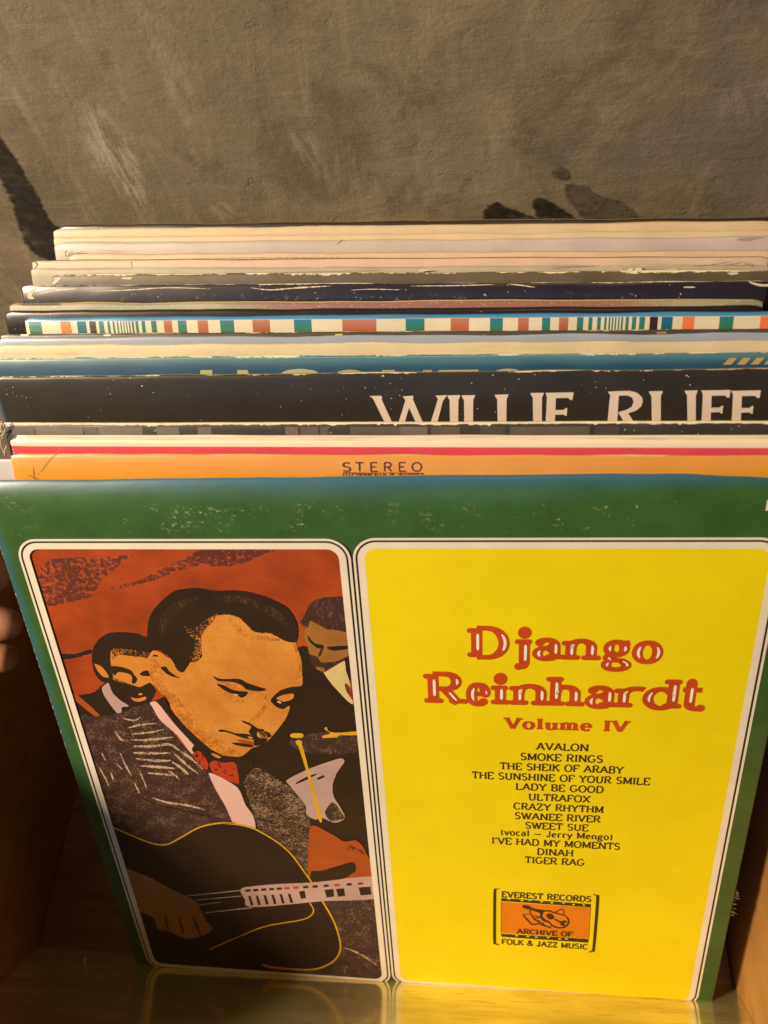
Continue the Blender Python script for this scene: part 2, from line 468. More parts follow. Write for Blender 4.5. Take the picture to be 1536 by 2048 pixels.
def sleeve_mesh(mb, Wd, H, T, front, edge, backm, wave=0.03, seed=0, pinch=0.45, sidep=0.4, nx=72, round_=0.06, curl=0.11):
    """a card sleeve in its own frame: x right, y up the cover, z towards the viewer; pinched at the open edges"""
    r = min(round_, T * 0.35)
    prof = []       # (y, zfrac -> 0 front .. 1 back, pinch weight)
    ys = [0.0, 0.15, 0.6, 1.5, H * .25, H * .5, H * .75, H - 2.2, H - 1.4, H - .9, H - .55, H - .3, H - .14]
    front_p = [(y, 0.0) for y in ys] + [(H - r * .5, .5 * r / T * .6), (H - r * .12, r / T)]
    back_p = [(y, 1.0 - z) for y, z in front_p][::-1]
    loop = front_p + back_p
    nf = len(front_p)
    def pz(y):
        dtop, dbot = H - y, y
        k = 1.0
        for d in (dtop, dbot):
            if d < 1.5: k *= 1 - pinch * (1 - d / 1.5) ** 2
        return k
    xs = [0, .04, .15, .4, .9] + [1.4 + (Wd - 2.8) * i / nx for i in range(nx + 1)] + [Wd - .9, Wd - .4, Wd - .15, Wd - .04, Wd]
    rows = []
    for x in xs:
        kx = 1.0
        for d in (x, Wd - x):
            if d < 1.2: kx *= 1 - sidep * (1 - d / 1.2) ** 2
        row = []
        for (y, zf) in loop:
            k = pz(y) * kx
            z = -T / 2 + (T / 2 - zf * T) * k
            top = max(0.0, (y - (H - 6)) / 6)
            z += top * wave * (noise.noise(Vector((x * .11, seed * 5.1, 0))) + .35 * noise.noise(Vector((x * .5, seed * 3.3, 1))))
            if y > H - 1.1: z -= curl * ((y - H + 1.1) / 1.1) ** 2
            dy = 0.0
            if y > H - .6:
                dy = .055 * noise.noise(Vector((x * .35, seed * 2.1, 3))) + .014 * noise.noise(Vector((x * 2.5, seed, 4)))
                cr = min(x, Wd - x)
                if cr < .35: dy -= (.35 - cr) ** 2 * 1.2 * (0.5 + abs(noise.noise(Vector((seed * 7.7, x > 2, 2)))))
            row.append((x, y + dy, z))
        rows.append(row)
    n = len(loop); i0 = len(mb.v)
    for row in rows: mb.v += row
    kf, ke, kb = mb.slot(front), mb.slot(edge), mb.slot(backm)
    for a in range(len(rows) - 1):
        for b in range(n):
            c = (b + 1) % n
            mb.f.append((i0 + a * n + b, i0 + (a + 1) * n + b, i0 + (a + 1) * n + c, i0 + a * n + c))
            mb.m.append(kf if b < nf - 1 else (ke if b == nf - 1 or b == n - 1 else kb))
    mb.f.append(tuple(i0 + b for b in range(n))); mb.m.append(ke)
    mb.f.append(tuple(i0 + (len(rows) - 1) * n + b for b in range(n))[::-1]); mb.m.append(ke)

def drape(mb, g):
    for i, (x, y, z) in enumerate(mb.v): mb.v[i] = (x, y, z + face_z(x, y, **g))
def face_z(x, y, W, H, T, pinch=.45, sidep=.4, wave=.03, seed=0, curl=.11, **_):
    k = 1.0
    for d in (H - y, y):
        if d < 1.5: k *= 1 - pinch * (1 - d / 1.5) ** 2
    for d in (x, W - x):
        if d < 1.2: k *= 1 - sidep * (1 - d / 1.2) ** 2
    top = max(0.0, (y - (H - 6)) / 6)
    z = -T / 2 * (1 - k) + top * wave * (noise.noise(Vector((x * .11, seed * 5.1, 0))) + .35 * noise.noise(Vector((x * .5, seed * 3.3, 1))))
    if y > H - 1.1: z -= curl * ((y - H + 1.1) / 1.1) ** 2
    return z
class Frame:
    """local frame of one sleeve: pixel -> (u, v) on its front"""
    def __init__(s, py, xl=None, yl=None, roll=0.0, H=S0, u_left=None, W=S0, yaw=None):
        Y, Z = top_place(py)
        if yaw is None: yaw = float(np.interp(py, [444, 482, 518, 545, 569, 604, 632, 687, 711, 747, 846, 890, 914, 958], [3.55, 3.5, 3.45, 3.2, 3.0, 2.75, 2.3, 2.1, 1.75, 1.35, 1.3, 1.3, 1.25, 0]))
        turn = Matrix.Rotation(-math.radians(yaw), 3, 'Z')
        s.th = math.acos(min(1, Z / S0)); s.H = H
        s.up0 = turn @ Vector((0, math.sin(s.th), math.cos(s.th)))
        s.n = turn @ Vector((0, -math.cos(s.th), math.sin(s.th)))
        s.roll = math.radians(roll)
        X0 = turn @ Vector((1, 0, 0))
        s.x = X0 * math.cos(s.roll) + s.up0 * math.sin(s.roll)
        s.y = s.up0 * math.cos(s.roll) - X0 * math.sin(s.roll)
        topc = hit(768, py, (0, Y, Z), s.n)
        if xl is not None:
            pl = hit(xl, yl if yl else py, (0, Y, Z), s.n)
            du = (pl - topc).dot(s.x)
        else: du = u_left - topc.x
        s.o = topc + s.x * du - s.y * H
    def uv(s, px, py):
        p = hit(px, py, s.o, s.n) - s.o
        return p.dot(s.x), p.dot(s.y)
    def matrix(s):
        m = Matrix((s.x, s.y, s.n)).transposed().to_4x4(); m.translation = s.o * CM
        return m

SLV = {}
def lay(fr, name='record_sleeve', label='', mats=None, T=.3, W=S0, parts=False, group='record sleeves leaning in the crate', **k):
    fr.geo = dict(W=W, H=fr.H, T=T, **k)
    mb = MB(); sleeve_mesh(mb, W, fr.H, T, *mats, **k)
    if parts:
        root = empty(name); root.matrix_world = fr.matrix()
        mb.build('cover', root, smooth=True)
    else:
        root = mb.build(name, None, smooth=True); root.matrix_world = fr.matrix()
    tag(root, label, 'record sleeve', group)
    return root

# ---- printing: flat shapes a hair above the cover
def clip_rect(pts, r):
    for ax, val, sg in ((0, r[0], 1), (0, r[2], -1), (1, r[1], 1), (1, r[3], -1)):
        out = []
        for i in range(len(pts)):
            a, b = pts[i - 1], pts[i]
            ia, ib = (a[ax] - val) * sg >= 0, (b[ax] - val) * sg >= 0
            if ia != ib:
                t_ = (val - a[ax]) / (b[ax] - a[ax])
                out.append((a[0] + (b[0] - a[0]) * t_, a[1] + (b[1] - a[1]) * t_))
            if ib: out.append(b)
        pts = out
        if not pts: break
    return pts
class Print:
    def __init__(s, fr): s.fr, s.mb, s.z, s.clip = fr, MB(), 0.003, None
    def poly(s, pts, mat, crop=None, amp=0.6, step=2.5, smooth=True, lift=True):
        """pts in photo pixels (or in a crop of it), laid on the cover where it stands"""
        if crop: pts = [(crop[0] + x / crop[2], crop[1] + y / crop[2]) for x, y in pts]
        s.seed = getattr(s, 'seed', 0) + 1
        q = jag(pts, step, amp, s.seed, smooth)
        if lift: s.z += 0.0004
        uv = [s.fr.uv(p.x, p.y) for p in q]
        if s.clip: uv = clip_rect(uv, s.clip)
        if len(uv) < 3: return
        a = sum(uv[i - 1][0] * uv[i][1] - uv[i][0] * uv[i - 1][1] for i in range(len(uv)))
        if a < 0: uv.reverse()
        vs, _, fs, *_r = delaunay_2d_cdt([Vector(p) for p in uv], [], [list(range(len(uv)))], 1, 1e-5)
        for f_ in fs:
            t3 = [vs[i] for i in f_]
            if (t3[1] - t3[0]).cross(t3[2] - t3[0]) < 0: t3.reverse()
            s.mb.face([(p.x, p.y, s.z) for p in t3], mat)
    def uvpoly(s, uv, mat, z=None):
        a = sum(uv[i - 1][0] * uv[i][1] - uv[i][0] * uv[i - 1][1] for i in range(len(uv)))
        if a < 0: uv = uv[::-1]
        s.mb.face([(u, v, s.z if z is None else z) for u, v in uv], mat)
    def line(s, pts, wpx, mat, crop=None, amp=.3, taper=False):
        if crop: pts = [(crop[0] + x / crop[2], crop[1] + y / crop[2]) for x, y in pts]
        # smooth the open line
        P = [Vector(p) for p in pts]; out = []
        for i in range(len(P) - 1):
            p0, p1, p2, p3 = P[max(i - 1, 0)], P[i], P[i + 1], P[min(i + 2, len(P) - 1)]
            k = max(1, int((p2 - p1).length / 3))
            for j in range(k):
                t_ = j / k
                out.append(0.5 * ((2 * p1) + (p2 - p0) * t_ + (2 * p0 - 5 * p1 + 4 * p2 - p3) * t_ * t_ + (3 * p1 - p0 - 3 * p2 + p3) * t_ ** 3))
        out.append(P[-1])
        s.z += 0.0004
        A, B = [], []
        m_ = len(out)
        for i, q in enumerate(out):
            d = (out[min(i + 1, m_ - 1)] - out[max(i - 1, 0)]).normalized(); nn = Vector((-d.y, d.x))
            ww = wpx / 2 * (1 + amp * noise.noise(Vector((q.x * .2, q.y * .2, s.z * 900))))
            if taper: ww *= max(.12, math.sin(math.pi * (i + .4) / m_) ** .6)
            A.append(s.fr.uv(*(q + nn * ww))); B.append(s.fr.uv(*(q - nn * ww)))
        for i in range(m_ - 1):
            if s.clip and not (s.clip[0] < A[i][0] < s.clip[2] and s.clip[1] < A[i][1] < s.clip[3]): continue
            s.uvpoly([A[i], A[i + 1], B[i + 1], B[i]], mat)
    def build(s, name, root):
        if getattr(s.fr, 'geo', None) and s.fr is not fr0: drape(s.mb, s.fr.geo)
        return s.mb.build(name, root)

# ---- a drawn alphabet (slab serif skeletons; pen widths give light, bold or sans)
def arc(cx_, cy_, rx, ry, a0, a1, n=14):
    return [(cx_ + rx * math.cos(math.radians(a0 + (a1 - a0) * i / n)), cy_ + ry * math.sin(math.radians(a0 + (a1 - a0) * i / n))) for i in range(n + 1)]
X = .66     # x-height
G = {
 'A': (.86, [[(.03, 0), (.43, 1)], [(.43, 1), (.83, 0)], [(.19, .36), (.67, .36)]]),
 'B': (.74, [[(.12, 0), (.12, 1)], [(.12, 1), (.42, 1)] + arc(.42, .76, .22, .24, 90, -90, 8) + [(.12, .52)], [(.12, .52), (.44, .52)] + arc(.44, .26, .26, .26, 90, -90, 8) + [(.12, 0)]]),
 'C': (.82, [arc(.44, .5, .39, .5, 42, 318, 20)]),
 'D': (.84, [[(.12, 0), (.12, 1)], [(.12, 1), (.38, 1)] + arc(.38, .5, .40, .5, 90, -90, 12) + [(.12, 0)]]),
 'E': (.72, [[(.12, 0), (.12, 1)], [(.12, 1), (.66, 1)], [(.12, .52), (.52, .52)], [(.12, 0), (.68, 0)]]),
 'F': (.68, [[(.12, 0), (.12, 1)], [(.12, 1), (.66, 1)], [(.12, .50), (.52, .50)]]),
 'G': (.88, [arc(.44, .5, .39, .5, 42, 355, 20), [(.83, .42), (.56, .42)]]),
 'H': (.88, [[(.12, 0), (.12, 1)], [(.76, 0), (.76, 1)], [(.12, .52), (.76, .52)]]),
 'I': (.30, [[(.15, 0), (.15, 1)]]),
 'J': (.56, [[(.42, 1), (.42, .28)] + arc(.24, .26, .18, .26, 0, -170, 10)]),
 'K': (.82, [[(.12, 0), (.12, 1)], [(.12, .4), (.70, 1)], [(.34, .62), (.76, 0)]]),
 'L': (.68, [[(.12, 0), (.12, 1)], [(.12, 0), (.64, 0)]]),
 'M': (1.02, [[(.12, 0), (.12, 1)], [(.12, 1), (.51, .12)], [(.51, .12), (.90, 1)], [(.90, 1), (.90, 0)]]),
 'N': (.90, [[(.12, 0), (.12, 1)], [(.12, 1), (.78, 0)], [(.78, 0), (.78, 1)]]),
 'O': (.90, [arc(.45, .5, .40, .5, 90, 450, 24)]),
 'P': (.70, [[(.12, 0), (.12, 1)], [(.12, 1), (.42, 1)] + arc(.42, .73, .24, .27, 90, -90, 8) + [(.12, .46)]]),
 'R': (.80, [[(.12, 0), (.12, 1)], [(.12, 1), (.44, 1)] + arc(.44, .75, .24, .25, 90, -90, 8) + [(.12, .5)], [(.40, .5), (.72, 0)]]),
 'S': (.68, [arc(.34, .755, .25, .245, 25, 270, 12) + arc(.34, .255, .27, .255, 90, -155, 12)[1:]]),
 'T': (.76, [[(.38, 0), (.38, 1)], [(.04, 1), (.72, 1)]]),
 'U': (.86, [[(.13, 1), (.13, .32)] + arc(.43, .32, .30, .32, 180, 360, 12) + [(.73, 1)]]),
 'V': (.84, [[(.04, 1), (.42, 0)], [(.42, 0), (.80, 1)]]),
 'W': (1.16, [[(.04, 1), (.33, 0)], [(.33, 0), (.58, .96)], [(.58, .96), (.83, 0)], [(.83, 0), (1.12, 1)]]),
 'X': (.82, [[(.06, 1), (.76, 0)], [(.06, 0), (.76, 1)]]),
 'Y': (.82, [[(.05, 1), (.41, .46)], [(.77, 1), (.41, .46)], [(.41, .46), (.41, 0)]]),
 'Z': (.72, [[(.06, 1), (.66, 1)], [(.66, 1), (.06, 0)], [(.06, 0), (.66, 0)]]),
 '&': (.92, [[(.84, .0), (.26, .70)] + arc(.40, .80, .17, .2, 210, -40, 10) + [(.16, .36)] + arc(.36, .22, .28, .22, 140, 330, 10) + [(.78, .46)]]),
 "'": (.2, [[(.10, 1), (.08, .74)]]),
 '-': (.5, [[(.08, .42), (.42, .42)]]),
 '—': (1.0, [[(.06, .36), (.94, .36)]]),
 '(': (.36, [arc(.50, .42, .38, .62, 130, 230, 8)]),
 ')': (.36, [arc(-.14, .42, .38, .62, 50, -50, 8)]),
 'a': (.62, [arc(.28, X - .2, .20, .2, 150, 0, 8) + [(.48, .0)], arc(.27, .19, .21, .19, 60, 320, 12), [(.48, .38), (.36, .39)]]),
 'b': (.64, [[(.12, 0), (.12, 1)], arc(.33, X / 2, .23, X / 2, 160, -160, 16)]),
 'c': (.58, [arc(.31, X / 2, .24, X / 2, 45, 318, 14)]),
 'd': (.68, [[(.52, 0), (.52, 1)], arc(.30, X / 2, .24, X / 2, 20, 340, 16)]),
 'e': (.60, [[(.08, X / 2 + .02), (.52, X / 2 + .02)], arc(.30, X / 2, .23, X / 2, 5, 312, 16)]),
 'g': (.64, [arc(.28, X * .66, .20, X * .34, 90, 450, 16), [(.46, X * .9), (.60, X * .98)], arc(.24, .12, .16, .10, 100, 210, 6) + [(.14, .04), (.44, .02)] + arc(.30, -.14, .26, .16, 55, -210, 12)]),
 'h': (.68, [[(.12, 0), (.12, 1)], [(.12, .38)] + arc(.34, X - .22, .22, .22, 150, 0, 8) + [(.56, 0)]]),
 'i': (.30, [[(.15, 0), (.15, X)]]),
 'j': (.34, [[(.20, X), (.20, -.14)] + arc(.06, -.14, .14, .16, 0, -110, 6)]),
 'l': (.30, [[(.15, 0), (.15, 1)]]),
 'm': (1.0, [[(.12, 0), (.12, X)], [(.12, .38)] + arc(.30, X - .2, .19, .2, 150, 0, 8) + [(.49, 0)], [(.49, .38)] + arc(.68, X - .2, .19, .2, 150, 0, 8) + [(.87, 0)]]),
 'n': (.68, [[(.12, 0), (.12, X)], [(.12, .38)] + arc(.34, X - .22, .22, .22, 150, 0, 8) + [(.56, 0)]]),
 'o': (.64, [arc(.32, X / 2, .26, X / 2, 90, 450, 20)]),
 'r': (.52, [[(.14, 0), (.14, X)], [(.14, .36)] + arc(.36, X - .2, .22, .2, 160, 60, 6)]),
 't': (.46, [[(.18, .92), (.18, .16)] + arc(.32, .16, .14, .16, 180, 310, 6), [(.02, X), (.40, X)]]),
 'u': (.68, [[(.12, X), (.12, .22)] + arc(.32, .22, .20, .22, 180, 350, 8), [(.54, X), (.54, 0)]]),
 'v': (.62, [[(.05, X), (.31, 0)], [(.31, 0), (.57, X)]]),
 'y': (.62, [[(.05, X), (.31, 0)], [(.57, X), (.22, -.24), (.08, -.26)]]),
 ' ': (.36, []), '.': (.24, []),
}
DOT = {'i': (.15, .88), 'j': (.20, .88)}
def ribbon(mb, pts, wv, wh, xf, z, mat, cap=False, only_v=False):
    m_ = len(pts)
    if m_ < 2: return
    A, B = [], []
    closed = (Vector(pts[0]) - Vector(pts[-1])).length < 1e-6
    for i in range(m_):
        p = Vector(pts[i])
        a = Vector(pts[i - 1]) if i > 0 else (Vector(pts[-2]) if closed else p)
        b = Vector(pts[i + 1]) if i < m_ - 1 else (Vector(pts[1]) if closed else p)
        d = b - a
        if d.length < 1e-9: d = Vector((0, 1))
        d.normalize(); nn = Vector((-d.y, d.x))
        ww = wv * abs(d.y) ** 1.5 if only_v else math.sqrt((wv * d.y) ** 2 + (wh * d.x) ** 2)
        if only_v and not closed and i in (0, m_ - 1): ww *= .5
        A.append(p + nn * ww / 2); B.append(p - nn * ww / 2)
    for i in range(m_ - 1):
        if only_v and (A[i] - B[i]).length + (A[i + 1] - B[i + 1]).length < wv * .7: continue
        q = [xf(v) for v in (A[i], A[i + 1], B[i + 1], B[i])]
        ar = sum(q[k - 1][0] * q[k][1] - q[k][0] * q[k - 1][1] for k in range(4))
        if ar < 0: q = q[::-1]
        mb.face([(u, v, z) for u, v in q], mat)
def disc(mb, c, rx, ry, xf, z, mat, n=14):
    mb.face([(*xf(Vector((c[0] + rx * math.cos(2 * math.pi * i / n), c[1] + ry * math.sin(2 * math.pi * i / n)))), z) for i in range(n)], mat)

def text(mb, s, fr, L, Rr, base, cap, mat, wv=.13, wh=.09, serif=.13, z=.01, inline=None, tight=.10, bold_round=False, ax=None):
    """write s so that it spans pixels L..R (x) with its base line at pixel row `base` (middle) and capital height cap (pixels)"""
    pos = 0; items = []
    for ch in s:
        w_, st = G[ch]
        items.append((ch, pos, w_, st)); pos += w_ + tight
    tot = pos - tight
    mid = (L + Rr) / 2
    u0, u1 = fr.uv(L, base)[0], fr.uv(Rr, base)[0]
    v0 = fr.uv(mid, base)[1]; v1 = fr.uv(mid, base - cap)[1]
    sx, sy = (u1 - u0) / tot, (v1 - v0)
    for ch, x0, w_, st in items:
        xf = lambda p, x0=x0: (u0 + (x0 + p[0]) * sx, v0 + p[1] * sy)
        k = 0
        for line in st:
            zz = z + k * .0006; k += 1
            ribbon(mb, line, wv * 1.0, wh, xf, zz, mat)
            if bold_round and (Vector(line[0]) - Vector(line[-1])).length > 1e-6:
                for e in (line[0], line[-1]) if ch in 'ceagrtj' else ():
                    if abs(e[1]) < .02 or abs(e[1] - X) < .03: continue
                    disc(mb, e, wh * .75 * sy / sx, wh * .75, xf, z + k * .0006, mat); k += 1
        if ch in DOT:
            disc(mb, DOT[ch], wv * .62, wv * .55, xf, z + k * .0006, mat); k += 1
        if serif:
            done = set()
            for line in st:
                for e, e2 in ((line[0], line[1]), (line[-1], line[-2])):
                    ex, ey = e
                    dx, dy = abs(e2[0] - ex), abs(e2[1] - ey)
                    key = (round(ex, 2), round(ey, 2))
                    if key in done: continue
                    if dy > dx * .9 and (abs(ey) < .02 or abs(ey - 1) < .03 or abs(ey - X) < .03) and ch not in "S&-'()—CGce":
                        # not where strokes join
                        n_join = sum(1 for l2 in st for q in (l2[0], l2[-1]) if (Vector(q) - Vector(e)).length < .03)
                        if n_join > 1 and ch not in 'BDEFHIKLPRMNhmn': continue
                        done.add(key)
                        a_, b_ = ex - serif, ex + serif
                        if ch in 'bhdlijnmrup' and ey > .3: a_, b_ = ex - serif, ex + wv * .4
                        if ch in 'EFBDPRL' and n_join > 1: a_, b_ = ex - serif, ex
                        yy = ey + (wh / 2 if ey < .02 else -wh / 2)
                        ribbon(mb, [(a_, yy), (b_, yy)], wv, wh, xf, z + k * .0006, mat); k += 1
                        if bold_round:
                            for q in (a_, b_): disc(mb, (q, yy), wh * .5 * sy / sx, wh * .5, xf, z + k * .0006, mat); k += 1
                    elif dx > dy and ch in 'EFTLZ' and (ey in (0, 1)):
                        done.add(key)
                        if any((Vector(q) - Vector(e)).length < .03 for l2 in st if l2 is not line for q in (l2[0], l2[-1])): continue
                        ribbon(mb, [(ex, ey), (ex, ey + (serif * 1.6 if ey == 0 else -serif * 1.6))], wh * 1.1, wh, xf, z + k * .0006, mat); k += 1
        if inline:
            for line in st:
                # lengthen sampling so that only the upright parts carry the inline
                pts = []
                for i in range(len(line) - 1):
                    a_, b_ = Vector(line[i]), Vector(line[i + 1]); nseg = max(1, int((b_ - a_).length / .06))
                    pts += [tuple(a_.lerp(b_, j / nseg)) for j in range(nseg)]
                pts.append(line[-1])
                ys = [p[1] for p in pts]; lo, hi = min(ys) + .20 * (max(ys) - min(ys)), max(ys) - .16 * (max(ys) - min(ys))
                seg = []
                for p in pts:
                    if lo <= p[1] <= hi: seg.append((p[0] + wv * .10, p[1] - .0))
                    else:
                        ribbon(mb, seg, wv * .25, 0, xf, z + .012, inline, only_v=True); seg = []
                ribbon(mb, seg, wv * .25, 0, xf, z + .012, inline, only_v=True)

# ---------------------------------------------------- inks
white_ink = print_mat('cream_white_print', (0.76, 0.66, 0.53), .42, .05)
black_ink = print_mat('black_print', (0.02, 0.014, 0.01), .4, .1)
green_gap = print_mat('green_gap', (0.03, 0.07, 0.014), .4, .1)

# ---------------------------------------------------- 1. the front sleeve
fr0 = Frame(958.6, u_left=0.0)
fr0.th = TH; fr0.up0 = fr0.y = Vector((0, sT, cT)); fr0.n = Vector((0, -cT, sT)); fr0.x = Vector((1, 0, 0)); fr0.o = Vector((0, 0, 0)); fr0.H = 31.3
green = print_mat('green_cover_print', (0.043, 0.110, 0.022), .36, .14, edge_tint=((0.030, 0.115, 0.185), .8, .55), spec=.55, coat=.25, wear_top=.12, wear_amt=.5, side_wear=.028,
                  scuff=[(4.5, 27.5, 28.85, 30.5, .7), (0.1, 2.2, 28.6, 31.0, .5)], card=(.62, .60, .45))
edge_g = card_edge('worn_green_edge', (0.50, 0.50, 0.42))
backw = print_mat('white_back_cover', (0.55, 0.47, 0.35), .5)
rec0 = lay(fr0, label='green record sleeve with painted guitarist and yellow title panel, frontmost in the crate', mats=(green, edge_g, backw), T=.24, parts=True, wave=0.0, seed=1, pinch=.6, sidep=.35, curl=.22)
def rrect(u0, v0, u1, v1, r, n=10):
    out = []
    for cx_, cy_, a in ((u1 - r, v1 - r, 0), (u0 + r, v1 - r, 90), (u0 + r, v0 + r, 180), (u1 - r, v0 + r, 270)):
        out += arc(cx_, cy_, r, r, a, a + 90, n)
    return out
def ring(mb, o_, i_, z, mat):
    n = len(o_)
    for k in range(n):
        j = (k + 1) % n
        mb.face([(*o_[k], z), (*o_[j], z), (*i_[j], z), (*i_[k], z)], mat)
PL, PR, PT, PB, PM = .76, 30.66, 28.84, .96, 14.66
c1, c2, c3, c4, c5, c7, c8_ = (0, 1050, 3.2), (380, 1080, 3.84), (100, 1380, 3.84), (400, 1400, 3.84), (200, 1640, 2.56), (560, 1150, 6.826), (420, 1400, 6.4)

red = print_mat('brick_red_print', (0.40, 0.060, 0.008), .42, .2, .4)
smudge = speckle_mat('smudged_red_print', (0.10, 0.022, 0.012), (0.36, 0.06, 0.010), .53, 520, .45)
dark = print_mat('dark_brown_print', (0.030, 0.015, 0.006), .42, .12)
gblack = print_mat('guitar_black_print', (0.026, 0.012, 0.006), .42, .12)
skin = print_mat('orange_skin_print', (0.66, 0.28, 0.05), .42, .10, .5, c2=(0.50, 0.165, 0.02))
skin2 = print_mat('tan_skin_print', (0.36, 0.145, 0.03), .42, .15)
skin3 = print_mat('amber_skin_print', (0.60, 0.22, 0.03), .42, .15)
hairb = speckle_mat('brown_hair_print', (0.05, 0.02, 0.012), (0.12, 0.055, 0.03), .6, 700, .45, (1, .4, 1), .6)
lilac = print_mat('lilac_print', (0.46, 0.30, 0.27), .42, .06)
pink = print_mat('pink_shirt_print', (0.70, 0.42, 0.35), .42, .05)
cream = print_mat('straw_print', (0.66, 0.52, 0.22), .42, .08)
gold = print_mat('gold_line_print', (0.68, 0.36, 0.012), .42, .1)
tweed = speckle_mat('tweed_print', (0.040, 0.018, 0.014), (0.20, 0.115, 0.07), .60, 1300, .45, soft=.07)
tweedr = speckle_mat('coarse_tweed_print', (0.036, 0.018, 0.012), (0.30, 0.19, 0.105), .56, 1250, .45, (.6, 1.2, 1), .7, soft=.07)
halft = speckle_mat('stippled_skin_shade', (0.36, 0.105, 0.012), (0.62, 0.25, 0.042), .50, 1500, .42, soft=.10)
fringe = speckle_mat('stippled_hair_edge', (0.030, 0.015, 0.006), (0.50, 0.17, 0.025), .56, 1100, .42, soft=.04)
hairl = speckle_mat('hair_sheen_print', (0.030, 0.015, 0.006), (0.085, 0.042, 0.018), .56, 1300, .42, (1, .3, 1), .5, soft=.06)
chalk = speckle_mat('chalk_stroke_print', (0.07, 0.035, 0.025), (0.48, 0.34, 0.21), .44, 1000, .45, soft=.08)
tie = speckle_mat('red_tie_print', (0.06, 0.012, 0.008), (0.42, 0.04, 0.008), .44, 420, .45)
orng = print_mat('rust_print', (0.40, 0.075, 0.010), .42, .12)
mutep = print_mat('faded_pink_print', (0.50, 0.32, 0.27), .42, .1)

pic = Print(fr0); 
iL = (PL + .30, PB + .30, PM - .30, PT - .30)
pic.uvpoly(rrect(*iL, .6), red); pic.clip = iL
def pp(mat, crop, pts, amp=.7, **k): pic.poly(pts, mat, crop, amp, **k)
pp(smudge, c1, [(235, 400), (250, 290), (330, 220), (600, 205), (690, 200), (850, 195), (780, 240), (640, 380), (580, 460), (430, 495), (280, 520)], 2.2)
pp(smudge, c1, [(680, 422), (760, 385), (900, 350), (1020, 290), (1180, 215), (1290, 160), (1536, 165), (1536, 235), (1400, 265), (1240, 265), (1100, 310), (980, 355), (850, 388), (720, 412)], 1.5)
pp(smudge, c2, [(170, 75), (640, 75), (560, 110), (440, 165), (300, 200), (200, 190), (250, 120)], 1.8)
pp(dark, c1, [(395, 825), (480, 825), (575, 795), (590, 820), (480, 850), (400, 860)], 1.2)
# musician at the left
pp(dark, c1, [(470, 1110), (600, 1070), (660, 1020), (700, 1000), (760, 1080), (830, 1150), (1000, 1120), (1060, 1100), (1080, 1200), (800, 1260), (515, 1290)], .8)
pp(skin3, c1, [(715, 790), (945, 815), (965, 900), (985, 1020), (950, 1110), (880, 1140), (800, 1130), (740, 1060), (700, 960)], .8)
pp(dark, c1, [(588, 850), (600, 780), (640, 725), (700, 690), (800, 685), (880, 695), (940, 720), (975, 760), (960, 825), (860, 810), (720, 800), (708, 850), (712, 900), (725, 960), (715, 1010), (650, 1000), (605, 940)], .8)
pp(fringe, c1, [(720, 800), (760, 790), (950, 815), (960, 850), (860, 840), (760, 830), (722, 860)], .9)
pp(fringe, c1, [(720, 980), (780, 1000), (850, 1030), (800, 1080), (750, 1060)], .9)
pp(skin3, c1, [(606, 888), (650, 905), (688, 950), (697, 975), (660, 970), (625, 930)], .5)
pp(dark, c1, [(712, 905), (780, 908), (840, 930), (862, 960), (880, 985), (868, 1012), (845, 1012), (846, 970), (820, 950), (760, 940), (732, 962)], .6)
pp(dark, c1, [(895, 950), (930, 930), (968, 935), (965, 965), (915, 965)], .5)
pp(dark, c1, [(705, 980), (745, 1000), (830, 1020), (900, 1035), (960, 1010), (1000, 1060), (965, 1130), (900, 1155), (850, 1155), (800, 1140), (735, 1090)], .9)
pp(skin3, c1, [(838, 1103), (880, 1110), (932, 1098), (936, 1115), (900, 1129), (860, 1126)], .4)
pp(skin3, c1, [(885, 1080), (910, 1074), (914, 1085), (890, 1089)], .3)
pp(lilac, c1, [(655, 1040), (695, 1010), (720, 1070), (770, 1120), (828, 1158), (782, 1165), (778, 1200), (750, 1200), (700, 1140), (665, 1085)], .5)
pp(orng, c1, [(472, 1080), (510, 1098), (637, 1213), (610, 1224), (472, 1112)], .6)
# dark room and player at the right
pp(dark, None, [(594, 1286), (614, 1290), (634, 1336), (652, 1349), (706, 1405), (722, 1480), (752, 1762), (600, 1765), (440, 1565), (398, 1530), (480, 1480), (500, 1400), (520, 1340)], .8)
pp(orng, c7, [(250, 665), (340, 740), (365, 900), (390, 975), (320, 962), (255, 985), (215, 930)], .9)
pp(skin2, c7, [(405, 620), (470, 650), (560, 695), (650, 740), (960, 770), (1000, 1120), (860, 1170), (640, 1310), (560, 1310), (470, 1250), (410, 1110), (375, 960), (335, 830), (350, 720)], .9)
pp(hairb, c7, [(275, 645), (330, 560), (390, 420), (480, 345), (560, 310), (660, 300), (950, 320), (960, 755), (780, 750), (640, 735), (560, 690), (470, 640), (410, 625), (385, 720), (360, 700), (300, 668)], .9)
pp(dark, c7, [(375, 820), (395, 840), (470, 925), (590, 955), (595, 1000), (500, 990), (400, 900)], .5)
pp(dark, c7, [(645, 978), (960, 960), (960, 1000), (760, 1032), (680, 1018)], .5)
pp(hairb, c7, [(560, 1005), (595, 1000), (570, 1070), (548, 1110), (515, 1115)], .5)
pp(hairb, c7, [(398, 1085), (520, 1125), (560, 1190), (640, 1190), (780, 1170), (980, 1085), (980, 1150), (700, 1262), (620, 1315), (600, 1260), (500, 1265), (440, 1230)], .8)
pp(skin2, c7, [(500, 1250), (560, 1262), (610, 1290), (570, 1312), (510, 1290)], .5)
pp(cream, c7, [(600, 1335), (640, 1312), (882, 1170), (900, 1300), (950, 1450), (1000, 1750), (930, 1722), (850, 1642), (720, 1500)], .5)
pp(smudge, c7, [(885, 1480), (930, 1490), (1010, 1600), (1010, 1730), (950, 1650), (900, 1560)], .7)
